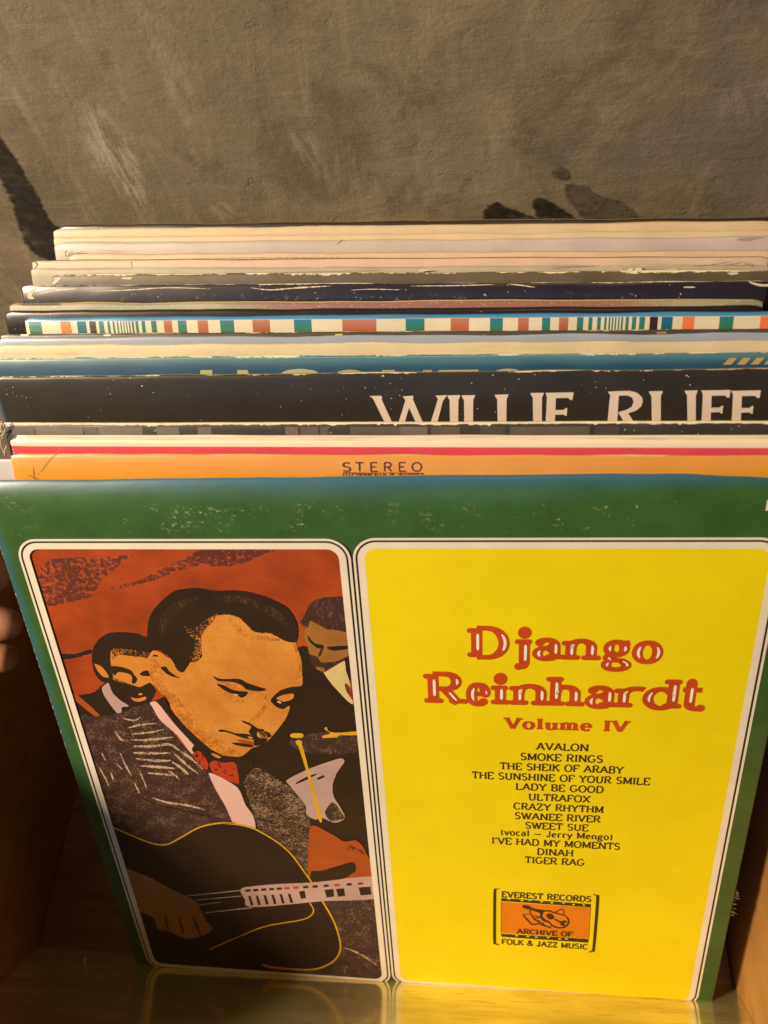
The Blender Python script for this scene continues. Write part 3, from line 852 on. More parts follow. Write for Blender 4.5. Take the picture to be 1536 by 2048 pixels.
pp(dark, c7, [(888, 1165), (930, 1140), (1010, 1400), (1000, 1480), (935, 1400), (905, 1290)], .5)
# jacket
pp(tweed, c3, [(225, 250), (370, 200), (560, 170), (640, 130), (790, 100), (860, 200), (1000, 400), (1120, 520), (1180, 620), (1240, 640), (1440, 1030), (1400, 1080), (1300, 1130), (900, 1240), (460, 1110)], .8)
pp(tweedr, c4, [(300, 640), (330, 560), (430, 518), (520, 560), (680, 660), (760, 720), (820, 800), (850, 900), (842, 1290), (810, 1360), (640, 1160), (420, 1010), (330, 800)], .8)
pp(dark, c4, [(290, 600), (330, 620), (380, 780), (450, 990), (400, 990), (360, 830), (300, 690)], .6)
for ln_, wd in (([(600, 290), (700, 265), (820, 255)], 4), ([(560, 215), (650, 232), (700, 205)], 3), ([(630, 335), (760, 325), (880, 300)], 4), ([(620, 380), (740, 382), (950, 360)], 4.5), ([(640, 430), (800, 430), (910, 415), (1000, 455)], 5),
                ([(640, 480), (790, 485), (930, 480)], 5), ([(660, 525), (800, 540), (930, 540)], 5), ([(690, 580), (850, 590), (960, 600)], 4.5), ([(750, 635), (870, 645), (960, 655)], 4),
                ([(930, 420), (1080, 520), (1180, 610)], 4.5), ([(940, 470), (1060, 580), (1140, 640)], 5), ([(940, 550), (1000, 590), (1070, 650)], 5), ([(910, 620), (960, 650), (1000, 690)], 3.5),
                ([(500, 310), (540, 370), (575, 390)], 3.5), ([(540, 480), (580, 570), (630, 660)], 3.5), ([(690, 620), (720, 690), (745, 752)], 3), ([(380, 590), (430, 680), (460, 750)], 3.5),
                ([(470, 630), (490, 690)], 3), ([(650, 710), (690, 790)], 3.5), ([(510, 560), (560, 610)], 2.5), ([(400, 480), (430, 540)], 2.5), ([(790, 825), (900, 860), (1040, 880), (1190, 915)], 4.5)):
    pic.line(ln_, wd, chalk, c3, .7, taper=True)
pic.line([(680, 815), (800, 870), (1000, 920), (1380, 1005)], 3, dark, c3, .5, taper=True)
pp(pink, c3, [(770, 95), (812, 85), (850, 120), (960, 260), (1142, 462), (1085, 482), (980, 345), (850, 230), (790, 130)], .35)
pp(pink, c4, [(70, 562), (130, 575), (290, 670), (350, 800), (412, 890), (422, 1000), (280, 975), (190, 800), (120, 680)], .35)
pp(dark, c4, [(0, 320), (60, 380), (160, 425), (260, 445), (330, 430), (420, 470), (320, 640), (290, 600), (200, 560), (60, 500), (-60, 380)], .6)
pp(tie, c4, [(75, 490), (110, 462), (180, 478), (270, 480), (300, 600), (296, 642), (200, 608), (100, 552)], .7)
pp(tie, c3, [(1095, 490), (1150, 465), (1215, 555), (1205, 612), (1130, 545)], .6)
# main head: face, ear, hair
face = [(c2[0] + x / c2[2], c2[1] + y / c2[2]) for x, y in [(300, 520), (560, 640), (700, 720), (800, 760), (835, 850), (858, 930), (864, 1020), (862, 1112), (780, 1125), (700, 1150), (645, 1195), (622, 1232), (660, 1275), (715, 1295), (768, 1270), (752, 1335), (700, 1430)]]
face += [(c4[0] + x / c4[2], c4[1] + y / c4[2]) for x, y in [(665, 130), (600, 222), (520, 312), (455, 348), (400, 368), (330, 424), (258, 437), (160, 412), (60, 362), (-10, 300)]]
face += [(c3[0] + x / c3[2], c3[1] + y / c3[2]) for x, y in [(1100, 375), (1000, 245), (930, 135)]]
face += [(c1[0] + x / c1[2], c1[1] + y / c1[2]) for x, y in [(1090, 1120), (1072, 1080), (1045, 1086), (992, 1022), (955, 935), (948, 860), (975, 806), (1030, 812), (1095, 850), (1200, 780), (1300, 650)]]
pic.poly(face, skin, None, .5)
pp(halft, c3, [(905, 60), (960, 30), (1060, 150), (1180, 300), (1300, 400), (1420, 450), (1470, 500), (1330, 498), (1150, 376), (1035, 268)], 1.2)
pp(halft, c1, [(955, 860), (985, 840), (1040, 920), (1060, 1010), (1075, 1070), (1045, 1085), (990, 1020), (958, 940)], .9)
pp(halft, c2, [(180, 1050), (240, 1072), (330, 1092), (420, 1118), (440, 1150), (340, 1140), (250, 1108)], .6)
pp(halft, c2, [(230, 1150), (330, 1195), (400, 1225), (450, 1200), (440, 1235), (360, 1245), (270, 1205)], .9)
pp(halft, c2, [(560, 1160), (600, 1180), (610, 1240), (560, 1330), (500, 1390), (470, 1380), (540, 1300), (570, 1230)], 1.0)
pp(halft, c2, [(800, 780), (835, 850), (862, 1000), (862, 1100), (830, 1110), (836, 960), (810, 860)], .9)
pp(halft, c2, [(300, 600), (420, 690), (520, 730), (640, 745), (700, 770), (560, 770), (420, 740), (330, 680)], 1.2)
pp(halft, c8_, [(60, 480), (160, 520), (250, 600), (300, 680), (200, 690), (90, 620), (20, 560)], 1.2)
pp(halft, c3, [(880, 10), (960, 30), (1010, 110), (1000, 150), (930, 100)], 1.0)
hair = [(c1[0] + x / c1[2], c1[1] + y / c1[2]) for x, y in [(942, 735), (950, 620), (985, 540), (1050, 470), (1130, 415), (1250, 400), (1340, 412), (1400, 420)]]
hair += [(c2[0] + x / c2[2], c2[1] + y / c2[2]) for x, y in [(200, 393), (320, 382), (450, 395), (600, 440), (740, 510), (800, 590), (832, 680), (818, 778), (740, 776), (680, 745), (620, 715), (500, 702), (430, 640), (380, 592), (290, 570), (200, 580), (130, 640), (60, 690), (40, 760), (75, 830), (68, 890), (20, 915)]]
hair += [(c1[0] + x / c1[2], c1[1] + y / c1[2]) for x, y in [(1175, 940), (1135, 922), (1095, 850), (1030, 805), (975, 798), (955, 815)]]
pic.poly(hair, dark, None, 1.1)
pp(fringe, c2, [(-40, 660), (30, 690), (60, 660), (140, 600), (210, 565), (180, 620), (120, 680), (90, 740), (90, 830), (95, 890), (50, 930), (-10, 930), (30, 850), (40, 760), (0, 740)], 1.4)
pp(hairl, c2, [(180, 430), (330, 420), (520, 460), (680, 540), (760, 640), (700, 640), (560, 540), (400, 480), (250, 470)], 1.6)
pp(hairl, c1, [(1020, 620), (1080, 520), (1180, 470), (1280, 460), (1180, 520), (1100, 600), (1040, 720)], 1.6)
K = dark
pp(K, c2, [(178, 1043), (240, 1062), (380, 1063), (450, 1098), (582, 1140), (560, 1157), (490, 1156), (430, 1140), (400, 1110), (330, 1088), (222, 1080)], .6)
pp(K, c2, [(205, 1100), (260, 1112), (340, 1150), (445, 1163), (432, 1190), (400, 1208), (350, 1184), (300, 1168), (250, 1140)], .5)
pp(white_ink, c2, [(330, 1178), (352, 1181), (378, 1187), (360, 1190)], .1)
pp(skin, c2, [(665, 1212), (720, 1185), (795, 1176), (792, 1215), (722, 1238)], .4)
pp(white_ink, c2, [(668, 1234), (690, 1237), (706, 1248), (690, 1250)], .1)
pp(K, c8_, [(400, 253), (500, 283), (560, 320), (620, 358), (690, 368), (690, 386), (612, 400), (602, 450), (640, 480), (720, 482), (742, 502), (690, 552), (600, 582), (562, 562), (560, 480), (498, 402), (530, 332), (440, 287)], .35)
pp(K, c8_, [(108, 378), (180, 373), (330, 418), (480, 428), (560, 470), (558, 502), (480, 492), (400, 472), (300, 432), (200, 402), (130, 402)], .35)
pp(skin, c8_, [(482, 462), (530, 462), (556, 482), (520, 492)], .2)
pp(orng, c8_, [(350, 500), (450, 503), (572, 540), (560, 560), (450, 552), (370, 522)], .3)
pp(K, c8_, [(283, 545), (350, 538), (480, 555), (562, 570), (540, 596), (450, 592), (330, 570)], .35)
pp(fringe, c8_, [(625, 395), (680, 385), (760, 410), (790, 460), (740, 480), (660, 470)], .5)
pp(K, c3, [(880, 60), (935, 150), (1035, 270), (1150, 378), (1250, 462), (1330, 500), (1460, 512), (1350, 535), (1230, 505), (1140, 450), (1040, 345), (960, 250), (895, 150)], .7)
pp(skin, c8_, [(20, 670), (90, 690), (150, 725), (110, 738), (40, 705)], .3)
pp(K, c1, [(1030, 908), (1062, 903), (1085, 933), (1120, 958), (1152, 976), (1110, 968), (1068, 948)], .4)
pp(K, c1, [(978, 826), (1010, 830), (1018, 838), (985, 838)], .3)
# sheet of music and stand at the right
pp(lilac, c4, [(668, 612), (780, 550), (900, 500), (1080, 443), (1112, 468), (1090, 502), (1050, 560), (1020, 650), (1030, 740), (1080, 820), (1115, 902), (1040, 937), (940, 902), (880, 912), (820, 870), (812, 800), (740, 712), (690, 652)], .5)
pp(K, c4, [(735, 632), (830, 580), (910, 558), (835, 602), (742, 642)], .4)
pp(K, c4, [(895, 600), (950, 572), (960, 585), (910, 608)], .4)
pp(tweedr, c4, [(960, 860), (1010, 780), (1050, 800), (1090, 860), (1110, 905), (1010, 925)], 1.0)
pp(tweed, c4, [(700, 300), (950, 240), (1215, 260), (1215, 380), (1090, 410), (820, 395), (720, 360)], 1.2)
pp(gold, c4, [(752, 328), (782, 328), (838, 530), (938, 900), (908, 907), (818, 540)], .5)
pp(gold, c4, [(694, 262), (720, 250), (785, 252), (798, 270), (780, 286), (705, 284)], .4)
pp(gold, c4, [(734, 312), (760, 302), (786, 312), (780, 340), (748, 342)], .4)
pp(gold, c4, [(935, 272), (1000, 252), (955, 215), (975, 203), (990, 236), (1060, 246), (1215, 236), (1215, 265), (1080, 266), (1050, 281), (945, 286)], .5)
pp(orng, c4, [(850, 968), (1000, 1018), (1110, 1080), (1200, 1073), (1265, 1140), (1340, 1350), (1140, 1385), (860, 1410), (830, 1300)], .6)
pp(smudge, c4, [(1120, 1140), (1160, 1110), (1220, 1115), (1270, 1190), (1210, 1150), (1150, 1150)], .5)
pp(K, c4, [(856, 1312), (940, 1303), (1170, 1240), (1200, 1300), (1180, 1322), (1080, 1372), (866, 1392)], .5)
# guitar
gt = [(c3[0] + x / c3[2], c3[1] + y / c3[2]) for x, y in [(440, 1030), (490, 1050), (650, 1120), (800, 1175), (900, 1180), (1000, 1132), (1150, 1050), (1300, 1017), (1420, 1017)]]
gt4 = [(c4[0] + x / c4[2], c4[1] + y / c4[2]) for x, y in [(200, 942), (300, 952), (420, 985), (540, 1050), (640, 1120), (720, 1200), (800, 1310), (860, 1395)]]
gt5 = [(c5[0] + x / c5[2], c5[1] + y / c5[2]) for x, y in [(1140, 412), (1200, 520), (1230, 620), (1225, 680), (1180, 730), (1080, 762), (900, 752), (830, 736)]]
pp(tweed, c5, [(1060, 400), (1420, 385), (1470, 870), (900, 830), (1000, 700)], .5)
pic.line([(1250, 650), (1330, 680), (1420, 740)], 3, chalk, c5, .7, taper=True)
pic.poly(gt + gt4 + gt5 + [(c5[0] + x / c5[2], c5[1] + y / c5[2]) for x, y in [(900, 830), (60, 790), (-40, 300)]], gblack, None, .3)
pic.line(gt + gt4, 2.8, gold, None, .25)
pic.line(gt5, 3.0, gold, None, .25)
pic.line([(1075, 420), (1095, 460), (1075, 490), (1020, 510), (850, 540), (720, 590), (560, 660)], 2.2, gold, c5, .3)
pp(mutep, c5, [(728, 345), (900, 325), (1100, 315), (1420, 286), (1425, 395), (1140, 412), (780, 442), (742, 400)], .5)
for x in (752, 790, 830, 870, 912, 955): pp(K, c5, [(x + 8, 386 - (x - 752) * .06), (x + 20, 384 - (x - 752) * .06), (x + 36, 432 - (x - 752) * .07), (x + 22, 436 - (x - 752) * .07)], .3, smooth=False)
for x, w_ in ((1020, 30), (1150, 45), (1210, 40), (1325, 60)): pp(K, c5, [(x, 362 - (x - 1020) * .07), (x + w_, 358 - (x - 1020) * .07), (x + w_ + 6, 396 - (x - 1020) * .06), (x + 10, 400 - (x - 1020) * .06)], .5, smooth=False)
for x in (745, 785, 826, 866, 905, 945, 990, 1040, 1088, 1145, 1200, 1262, 1320): pp(K if x % 3 else tie, c5, [(x, 352 - (x - 745) * .062), (x + 26, 350 - (x - 745) * .062), (x + 28, 362 - (x - 745) * .062), (x + 2, 364 - (x - 745) * .062)], .4, smooth=False)
for ln_, wd in (([(450, 384), (735, 354)], 1.6), ([(495, 405), (725, 384)], 1.3), ([(505, 430), (620, 416)], 1.2), ([(540, 470), (780, 444)], 1.8)): pic.line(ln_, wd, mutep, c5, .4)
pp(skin2, c5, [(100, 225), (145, 245), (260, 290), (370, 350), (450, 388), (500, 420), (540, 500), (577, 555), (520, 590), (450, 603), (400, 585), (350, 562), (300, 556), (280, 500), (220, 470), (130, 470)], .7)
for ln_ in ([(335, 480), (352, 560)], [(405, 490), (432, 582)], [(478, 490), (520, 592)]): pic.line(ln_, 4, gblack, c5, .4, taper=True)
zf = pic.z + .001
def frame_rings(mb, r_, z):
    u0, v0, u1, v1 = r_
    q = [rrect(u0 + d, v0 + d, u1 - d, v1 - d, max(.95 - d, .45)) for d in (0, .10, .185, .47)]
    ring(mb, q[0], q[1], z, white_ink); ring(mb, q[1], q[2], z, black_ink); ring(mb, q[2], q[3], z, white_ink)
frame_rings(pic.mb, (PL, PB, PM, PT), zf)
pic.build('picture_panel', rec0)

yellow = print_mat('yellow_print', (0.78, 0.615, 0.0012), .42, .035, c2=(0.74, 0.57, 0.001), spec=.45, scuff=[(16, 30, 2, 9, .22), (18, 28, 19, 25, .3), (27, 30.5, 18, 24, .2)], card=(.50, .43, .06))
tp = MB()
tp.face([(u, v, .004) for u, v in rrect(PM + .08 + .4, PB + .4, PR - .4, PT - .4, .5)], yellow)
frame_rings(tp, (PM + .07, PB, PR, PT), .006)
tp.build('title_panel', rec0)
red_ink = print_mat('red_title_ink', (0.52, 0.062, 0.008), .42, .08)
inl_ink = print_mat('bright_inline_print', (.88, .80, .68), .42, .04)
tt = MB()
c6 = (800, 1200, 2.4)
q6 = lambda x, y: (c6[0] + x / c6[2], c6[1] + y / c6[2])
def t6(mb, s, l, r, y, cap, mat, **k):
    a, b = q6(l, y), q6(r, y)
    text(mb, s, fr0, a[0], b[0], a[1] + cap / 2 / c6[2], cap / c6[2], mat, **k)
def letter(ch, l, r, base, cap=140):
    w_, st = G[ch]
    xs = [p[0] for ln_ in st for p in ln_]
    a, b = q6(l, 0)[0], q6(r, 0)[0]
    by = q6(0, base)[1]
    # choose the pen so that stems come out equally heavy whatever the width of the letter
    span = max(xs) - min(xs)
    capx = cap / c6[2]
    pw_ = .385 * capx                              # stem in pixels
    sc = max((b - a) - pw_ * 1.15, 4) / max(span, .12) if span > .05 else capx * 1.2
    ov = pw_ * .575
    if ch == 't': ov = pw_ * .12; sc = ((b - a) - pw_ * .24) / span
    if ch == 'i': sc, ov = capx * 1.0, (b - a) / 2
    if ch == 'j': sc = capx * 1.0; ov = (b - a) * .70 - (.20 - min(xs)) * sc
    l_px = a + ov - min(xs) * sc; r_px = l_px + w_ * sc
    text(tt, ch, fr0, l_px, r_px, by, capx, red_ink, wv=pw_ / sc, wh=.17, serif=pw_ * .6 / sc, bold_round=True, inline=inl_ink)
for ch, l, r in (('D', 338, 530), ('j', 540, 620), ('a', 628, 772), ('n', 786, 946), ('g', 958, 1126), ('o', 1102, 1262)): letter(ch, l, r, 275 + (l + r - 870) / 2 * .0291)
for ch, l, r in (('R', 132, 312), ('e', 312, 442), ('i', 443, 520), ('n', 538, 706), ('h', 712, 868), ('a', 878, 1028), ('r', 1036, 1196), ('d', 1152, 1334), ('t', 1338, 1446)): letter(ch, l, r, 495 + (l + r - 440) / 2 * .0237)
t6(tt, 'Volume IV', 508, 1090, 598, 52, red_ink, wv=.28, wh=.15, serif=.14, bold_round=True, tight=.2)
tt.build('title_lettering', rec0)
tl = MB()
dk = print_mat('dark_brown_ink', (0.045, 0.02, 0.008), .42, .1)
for s_, l, r, y, cp in (('AVALON', 655, 903, 705, 33), ('SMOKE RINGS', 578, 972, 757, 33), ('THE SHEIK OF ARABY', 480, 1070, 806, 32), ('THE SUNSHINE OF YOUR SMILE', 347, 1198, 855, 32), ('LADY BE GOOD', 556, 975, 902, 31),
                     ('ULTRAFOX', 617, 910, 950, 31), ('CRAZY RHYTHM', 545, 975, 997, 31), ('SWANEE RIVER', 551, 960, 1043, 31), ('SWEET SUE', 601, 902, 1087, 30), ('(vocal — Jerry Mengo)', 483, 1020, 1125, 28),
                     ("I'VE HAD MY MOMENTS", 441, 1055, 1168, 30), ('DINAH', 658, 830, 1211, 30), ('TIGER RAG', 600, 883, 1253, 30)):
    t6(tl, s_, l, r, y, cp, dk, wv=.21, wh=.16, serif=.14, tight=.13)
tl.build('track_list', rec0)
# emblem
em = Print(fr0); em.z = .005
ce = (900, 1640, 3.84)
orange_ink = print_mat('orange_emblem_ink', (0.70, 0.19, 0.003), .42, .06)
gold_line = dk
em.poly([(393, 628), (1080, 672), (1066, 910), (391, 866)], orange_ink, ce, 0, 50, False)
em.poly([(393, 598), (1082, 645), (1080, 670), (393, 622)], dk, ce, .5, 2.2, False)
em.poly([(393, 872), (1066, 912), (1062, 942), (395, 896)], dk, ce, .5, 2.2, False)
for a_, b_ in (((393, 622), (391, 872)), ((1081, 668), (1066, 912))): em.line([a_, b_], 1.0, dk, ce, 0)
for x, y in ((440, 603), (540, 614), (600, 612), (690, 622), (770, 632), (860, 634), (935, 645), (1015, 648), (500, 884), (585, 889), (650, 896), (740, 898), (830, 908), (880, 908)):
    em.poly([(x, y), (x + 16, y - 3), (x + 26, y + 6), (x + 6, y + 8)], yellow, ce, .4)
em.poly([(385, 523), (350, 527), (333, 550), (331, 925), (345, 952), (382, 961), (360, 945), (353, 925), (355, 552), (362, 533)], dk, ce, .1)
em.poly([(1092, 567), (1130, 575), (1146, 600), (1115, 985), (1098, 1010), (1060, 1016), (1082, 1000), (1092, 980), (1122, 600), (1112, 580)], dk, ce, .1)
# little guitar and open book of the emblem
em.poly([(560, 652), (600, 655), (640, 675), (720, 690), (760, 690), (800, 705), (830, 712), (870, 725), (905, 745), (918, 775), (905, 810), (870, 830), (820, 830), (775, 812), (760, 790), (715, 775), (690, 745), (690, 715), (620, 690), (558, 672)], dk, ce, .3)
em.poly([(722, 705), (760, 702), (800, 716), (840, 724), (885, 740), (905, 772), (895, 800), (865, 818), (825, 818), (785, 800), (770, 780), (735, 762), (712, 740)], orange_ink, ce, .3)
em.poly([(735, 725), (770, 715), (800, 735), (795, 758), (760, 760)], dk, ce, .3)
em.poly([(800, 752), (850, 775), (880, 768), (905, 780), (880, 790), (885, 810), (850, 808), (845, 790), (800, 766)], dk, ce, .4)
em.line([(560, 728), (590, 760), (630, 800), (680, 795), (730, 812), (775, 825)], 3.0, dk, ce, .4)
em.line([(610, 690), (625, 730), (660, 770), (720, 795)], 2.4, dk, ce, .4)
em.line([(560, 722), (620, 720)], 1.6, dk, ce, .3)
em.line([(805, 705), (840, 690), (858, 682), (875, 700), (872, 728)], 1.8, dk, ce, .3)
em.line([(640, 735), (690, 745), (640, 760), (690, 775)], 1.8, dk, ce, .3)
for s_, l, r, y, cp, zz in (('EVEREST RECORDS', 397, 1083, 588, 42, .012), ('ARCHIVE OF', 515, 940, 864, 36, .014), ('FOLK & JAZZ MUSIC', 397, 1058, 952, 38, .012)):
    text(em.mb, s_, fr0, ce[0] + l / ce[2], ce[0] + r / ce[2], ce[1] + (y + cp / 2) / ce[2], cp / ce[2], dk, wv=.25, wh=.19, serif=.15, z=zz, tight=.14)
em.build('label_emblem', rec0)
cap_ = MB()
text(cap_, 'F', fr0, 1530, 1549, 1021, 21, white_ink, wv=.2, wh=.12, serif=.12, z=.004)
cap_.build('catalogue_lettering', rec0)
# torn card fibres on the right edge
tr = MB()
fib = print_mat('torn_card_fibre', (.12, .075, .045), .8)
for (x, y, l, a) in ((1471, 1782, 12, .1), (1474, 1793, 14, .3), (1468, 1806, 10, -.2), (1466, 1818, 16, -.4), (1464, 1827, 12, -.1)):
    for k in range(3):
        u, v = fr0.uv(x - 3, y + k * 3); L_ = l / 48 * random.uniform(.6, 1.1); a2 = a + random.uniform(-.5, .5)
        tr.face([(u - .1, v - .04, -.12 + k * .01), (u + L_ * math.cos(a2), v + L_ * math.sin(a2) - .02, -.1 + k * .03), (u + L_ * .9 * math.cos(a2), v + L_ * math.sin(a2) + .05, -.1 + k * .02), (u - .1, v + .06, -.12 + k * .01)], fib)
tr.build('torn_edge', rec0)

# ---------------------------------------------------- the other sleeves, front to back
def flat(name, c, **k): return print_mat(name, c, **k)
cardE = card_edge('card_edge', (0.62, 0.50, 0.32))
paleE = card_edge('pale_board_edge', (0.72, 0.62, 0.46), .55)
pinkE = card_edge('aged_board_edge', (0.60, 0.42, 0.28), .5)
darkE = card_edge('dark_worn_edge', (0.30, 0.23, 0.16), .25)
blackE = print_mat('black_glossy_edge', (0.012, 0.010, 0.012), .3, .1, spec=.6, coat=.4, specks=.6)
shadeE = card_edge('opening_shade_brown', (0.085, 0.04, 0.015), .4)  # dark edge colour paints the shade inside the sleeve openings
brown = print_mat('brown_card', (0.16, 0.10, 0.05), .6)
whiteb = backw

# orange
fr = Frame(914.5, xl=14, yl=908, H=31.0)
o_m = print_mat('orange_cover_print', (0.66, 0.265, 0.012), .36, .06, H=31.0, edge_tint=((0.62, 0.265, 0.055), .8, .3), wear_top=.05, coat=.25, side_wear=.06, card=(.62, .42, .24))
rec = lay(fr, label='orange record sleeve reading STEREO in dark letters, creased at its upper left corner', mats=(o_m, cardE, whiteb), T=.27, parts=True, seed=2, wave=.08, pinch=.7, W=30.2)
st = MB()
ink = print_mat('maroon_ink', (0.06, 0.015, 0.008), .42)
for ch, l, r in (('S', 684, 702), ('T', 710, 728), ('E', 739, 756), ('R', 766.5, 784.7), ('E', 796, 812.6), ('O', 823, 844)):
    text(st, ch, fr, l, r, 944, 16, ink, wv=.14, wh=.16, serif=0, z=.008)
for s_, l, r in (('ELECTRONICALLY', 686.5, 772), ('RE', 780.5, 791), ('RECORDED', 796.5, 848)):
    text(st, s_, fr, l, r, 959, 11.5, ink, wv=.26, wh=.13, serif=0, z=.006, tight=.10)
pr = Print(fr)
pr.mb = st; pr.z = .006
pr.line([(686, 946.5), (848, 947.5)], 1.0, ink)
pr.build('lettering', rec)
pc = Print(fr); pc.z = .004
crs = print_mat('crease_card', (.50, .24, .08), .8)
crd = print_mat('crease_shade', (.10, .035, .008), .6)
pc.line([(115, 904), (100, 917), (89, 930), (82, 942), (74, 950)], 1.6, crs, None, .5, taper=True)
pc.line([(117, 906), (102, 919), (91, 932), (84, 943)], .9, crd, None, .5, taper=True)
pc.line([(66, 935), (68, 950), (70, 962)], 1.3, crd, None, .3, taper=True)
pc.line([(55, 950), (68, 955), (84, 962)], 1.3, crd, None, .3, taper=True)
pc.build('crease', rec)

# red with white head
fr = Frame(881, xl=16, yl=876, H=30.9)
H_ = 30.9
r_m = print_mat('red_cover_print', (0.68, 0.06, 0.085), .4, .05, H=H_, bands=[(H_ - .27, (0.72, 0.62, 0.46))], wear_top=.03, coat=.2, side_wear=.05, card=(.7, .5, .4))
rec = lay(fr, label='red record sleeve with a cream white head and layered page edges', mats=(r_m, paleE, whiteb), T=.36, parts=True, seed=3, wave=.0, pinch=.1, W=30.2, curl=0)
pg = MB()
for k, (zz, dy) in enumerate(((-.09, .10), (-.18, .16), (-.27, .08))):
    rows = [[(x, yb + dy * (1 if yb > 5 else 0) + (.03 * noise.noise(Vector((x * .3, k * 9, 0))) if yb > 5 else 0), zz + .015 * noise.noise(Vector((x * .4, k, 7)))) for x in [i * 29.6 / 60 + .3 for i in range(61)]] for yb in (1.0, H_ - .02)]
    pg.grid(rows, paleE)
o = pg.build('inner_sleeve', rec, smooth=True)
sm_ = o.modifiers.new('thickness', 'SOLIDIFY'); sm_.thickness = .0004; sm_.offset = 0

# pale sleeve peeping out at the left behind the orange one
frp = Frame(903, xl=-24, yl=912, H=31.2); frp.H -= .45
lay(frp, label='pale lilac grey sleeve peeping out left of the orange sleeve', mats=(print_mat('lilac_grey_cover', (.50, .45, .46), .5), paleE, whiteb), T=.1, seed=4)

# B: black and grey sleeve with frayed left corner
fr = Frame(849, xl=3, yl=850, H=31.2)
g_m = print_mat('charcoal_cover_print', (0.045, 0.038, 0.034), .4, .15, H=31.2, wear_top=.10, wear_amt=.95, specks=.4, card=(.70, .60, .42))
recB = lay(fr, label='charcoal sleeve with grey photo strip, torn cream top edge and frayed left corner', mats=(g_m, cardE, whiteb), T=.2, parts=True, seed=5, wave=.065, pinch=.3)
gp = Print(fr); gp.z = .003
greys = [print_mat('grey_photo_print_%s' % nm, c) for nm, c in (('light', (.16, .125, .10)), ('mid', (.11, .085, .07)), ('dim', (.07, .058, .05)))]
for l, r, k in ((14, 68, 1), (70, 165, 0), (167, 195, 1), (196, 285, 0), (313, 358, 0), (395, 422, 0), (570, 596, 0), (600, 636, 1), (640, 655, 1), (700, 800, 1), (800, 855, 0), (862, 920, 1), (960, 1010, 2), (1020, 1180, 1), (1190, 1240, 2)):
    a_ = fr.uv(l, 864); b_ = fr.uv(r, 864)
    gp = Print(fr); gp.z = .004
    gp.mb.grid([[(x, v, .008 + gp.z * .3) for x in np.linspace(max(a_[0], .3), b_[0], 5)] for v in (28.5, 30.0, 30.3, 30.55, 30.75, 30.9, 31.07)], greys[k])
    gp.build('photo_strip', recB)
# torn white lip along its top edge
lip = MB(); lipm = card_edge('torn_lip', (.74, .63, .45), .8, dirt=.25)
xs = [i * .08 for i in range(int(S0 / .08) + 1)]
def lipw(x, sd): return .02 + .10 * max(0, noise.noise(Vector((x * .7, sd, 0))) + .5 * noise.noise(Vector((x * 2.6, sd, 1)))) + .16 * max(0, noise.noise(Vector((x * 6, sd, 2))) - .22) + .03 * abs(noise.noise(Vector((x * 14, sd, 5))))
lip.grid([[(x, 31.2 - lipw(x, 3) , .012) for x in xs], [(x, 31.2 + .03 + .02 * noise.noise(Vector((x * 3, 8, 0))), .0) for x in xs], [(x, 31.2 + .02, -.10) for x in xs]], lipm)
drape(lip, dict(fr.geo, T=.2)); lip.build('torn_lip', recB)
def tube(mb, pts, r, mat, n=6):
    P = [Vector(p) for p in pts]; rows = []
    for i, p in enumerate(P):
        d = (P[min(i + 1, len(P) - 1)] - P[max(i - 1, 0)]).normalized()
        a_ = d.orthogonal().normalized(); b_ = d.cross(a_)
        rr = r * (1 if i < len(P) - 1 else .4)
        rows.append([tuple(p + (a_ * math.cos(2 * math.pi * k / n) + b_ * math.sin(2 * math.pi * k / n)) * rr) for k in range(n)])
    mb.grid(rows, mat, close=True)
th = MB()
for pts in ([(2, 846), (10, 850), (12, 858), (8, 868), (3, 872)], [(0, 852), (5, 856), (4, 862), (-3, 866)], [(1, 874), (4, 888), (8, 902), (12, 912)], [(14, 890), (12, 900), (11, 912)], [(6, 842), (4, 852), (8, 862), (5, 876), (1, 880)], [(0, 840), (9, 846), (14, 852)]):
    q = [];
    for i, (x, y) in enumerate(pts):
        u, v = fr.uv(x, y); q.append((u, v, .05 + .04 * math.sin(i * 1.7)))
    # finer
    qq = []
    for i in range(len(q) - 1):
        for j in range(4): qq.append(tuple(Vector(q[i]).lerp(Vector(q[i + 1]), j / 4) + Vector((.012 * math.sin(i * 3 + j), 0, 0))))
    qq.append(q[-1])
    tube(th, qq, .018, lipm)
th.build('frayed_thread', recB)

# A: black sleeve with the big name
fr = Frame(747, xl=-14, yl=755, H=S0)
a_m = print_mat('black_cover_print', (0.030, 0.024, 0.019), .38, .12, wear_top=.07, wear_amt=.9, specks=.45, spec=.4, coat=0, card=(.66, .54, .36))
rec = lay(fr, label='black record sleeve with large pale serif capitals reading WILLIE RUFF', mats=(a_m, darkE, whiteb), T=.26, parts=True, seed=6, wave=0, pinch=.35, curl=.05, W=31.9)
bl = Print(fr); bl.z = .012
pw = print_mat('pale_pink_print', (.66, .54, .46), .42, .05)
k5, k6 = (500, 700, 2.954), (1016, 700, 2.954)
def L5(pts): bl.poly(pts, pw, k5, .0, 2.5, False)
def L6(pts): bl.poly(pts, pw, k6, .0, 2.5, False)
L5([(705, 272), (775, 270), (782, 280), (778, 292), (870, 492), (828, 492), (730, 292), (722, 282)])
L5([(902, 274), (962, 270), (966, 276), (962, 290), (1050, 492), (1010, 492), (940, 340), (895, 492), (858, 492), (918, 300), (912, 286)])
L5([(1095, 270), (1165, 266), (1158, 276), (1140, 300), (1090, 492), (1048, 492), (1110, 292), (1106, 280)])
def stem(fn, x0, x1, y, yb=500):
    w_ = x1 - x0
    fn([(x0, y + 2), (x1, y), (x1 - .04 * w_, y + 12), (x1 - .14 * w_, y + 28), (x1 - .16 * w_, yb), (x0 + .22 * w_, yb), (x0 + .18 * w_, y + 30), (x0 + .04 * w_, y + 12)])
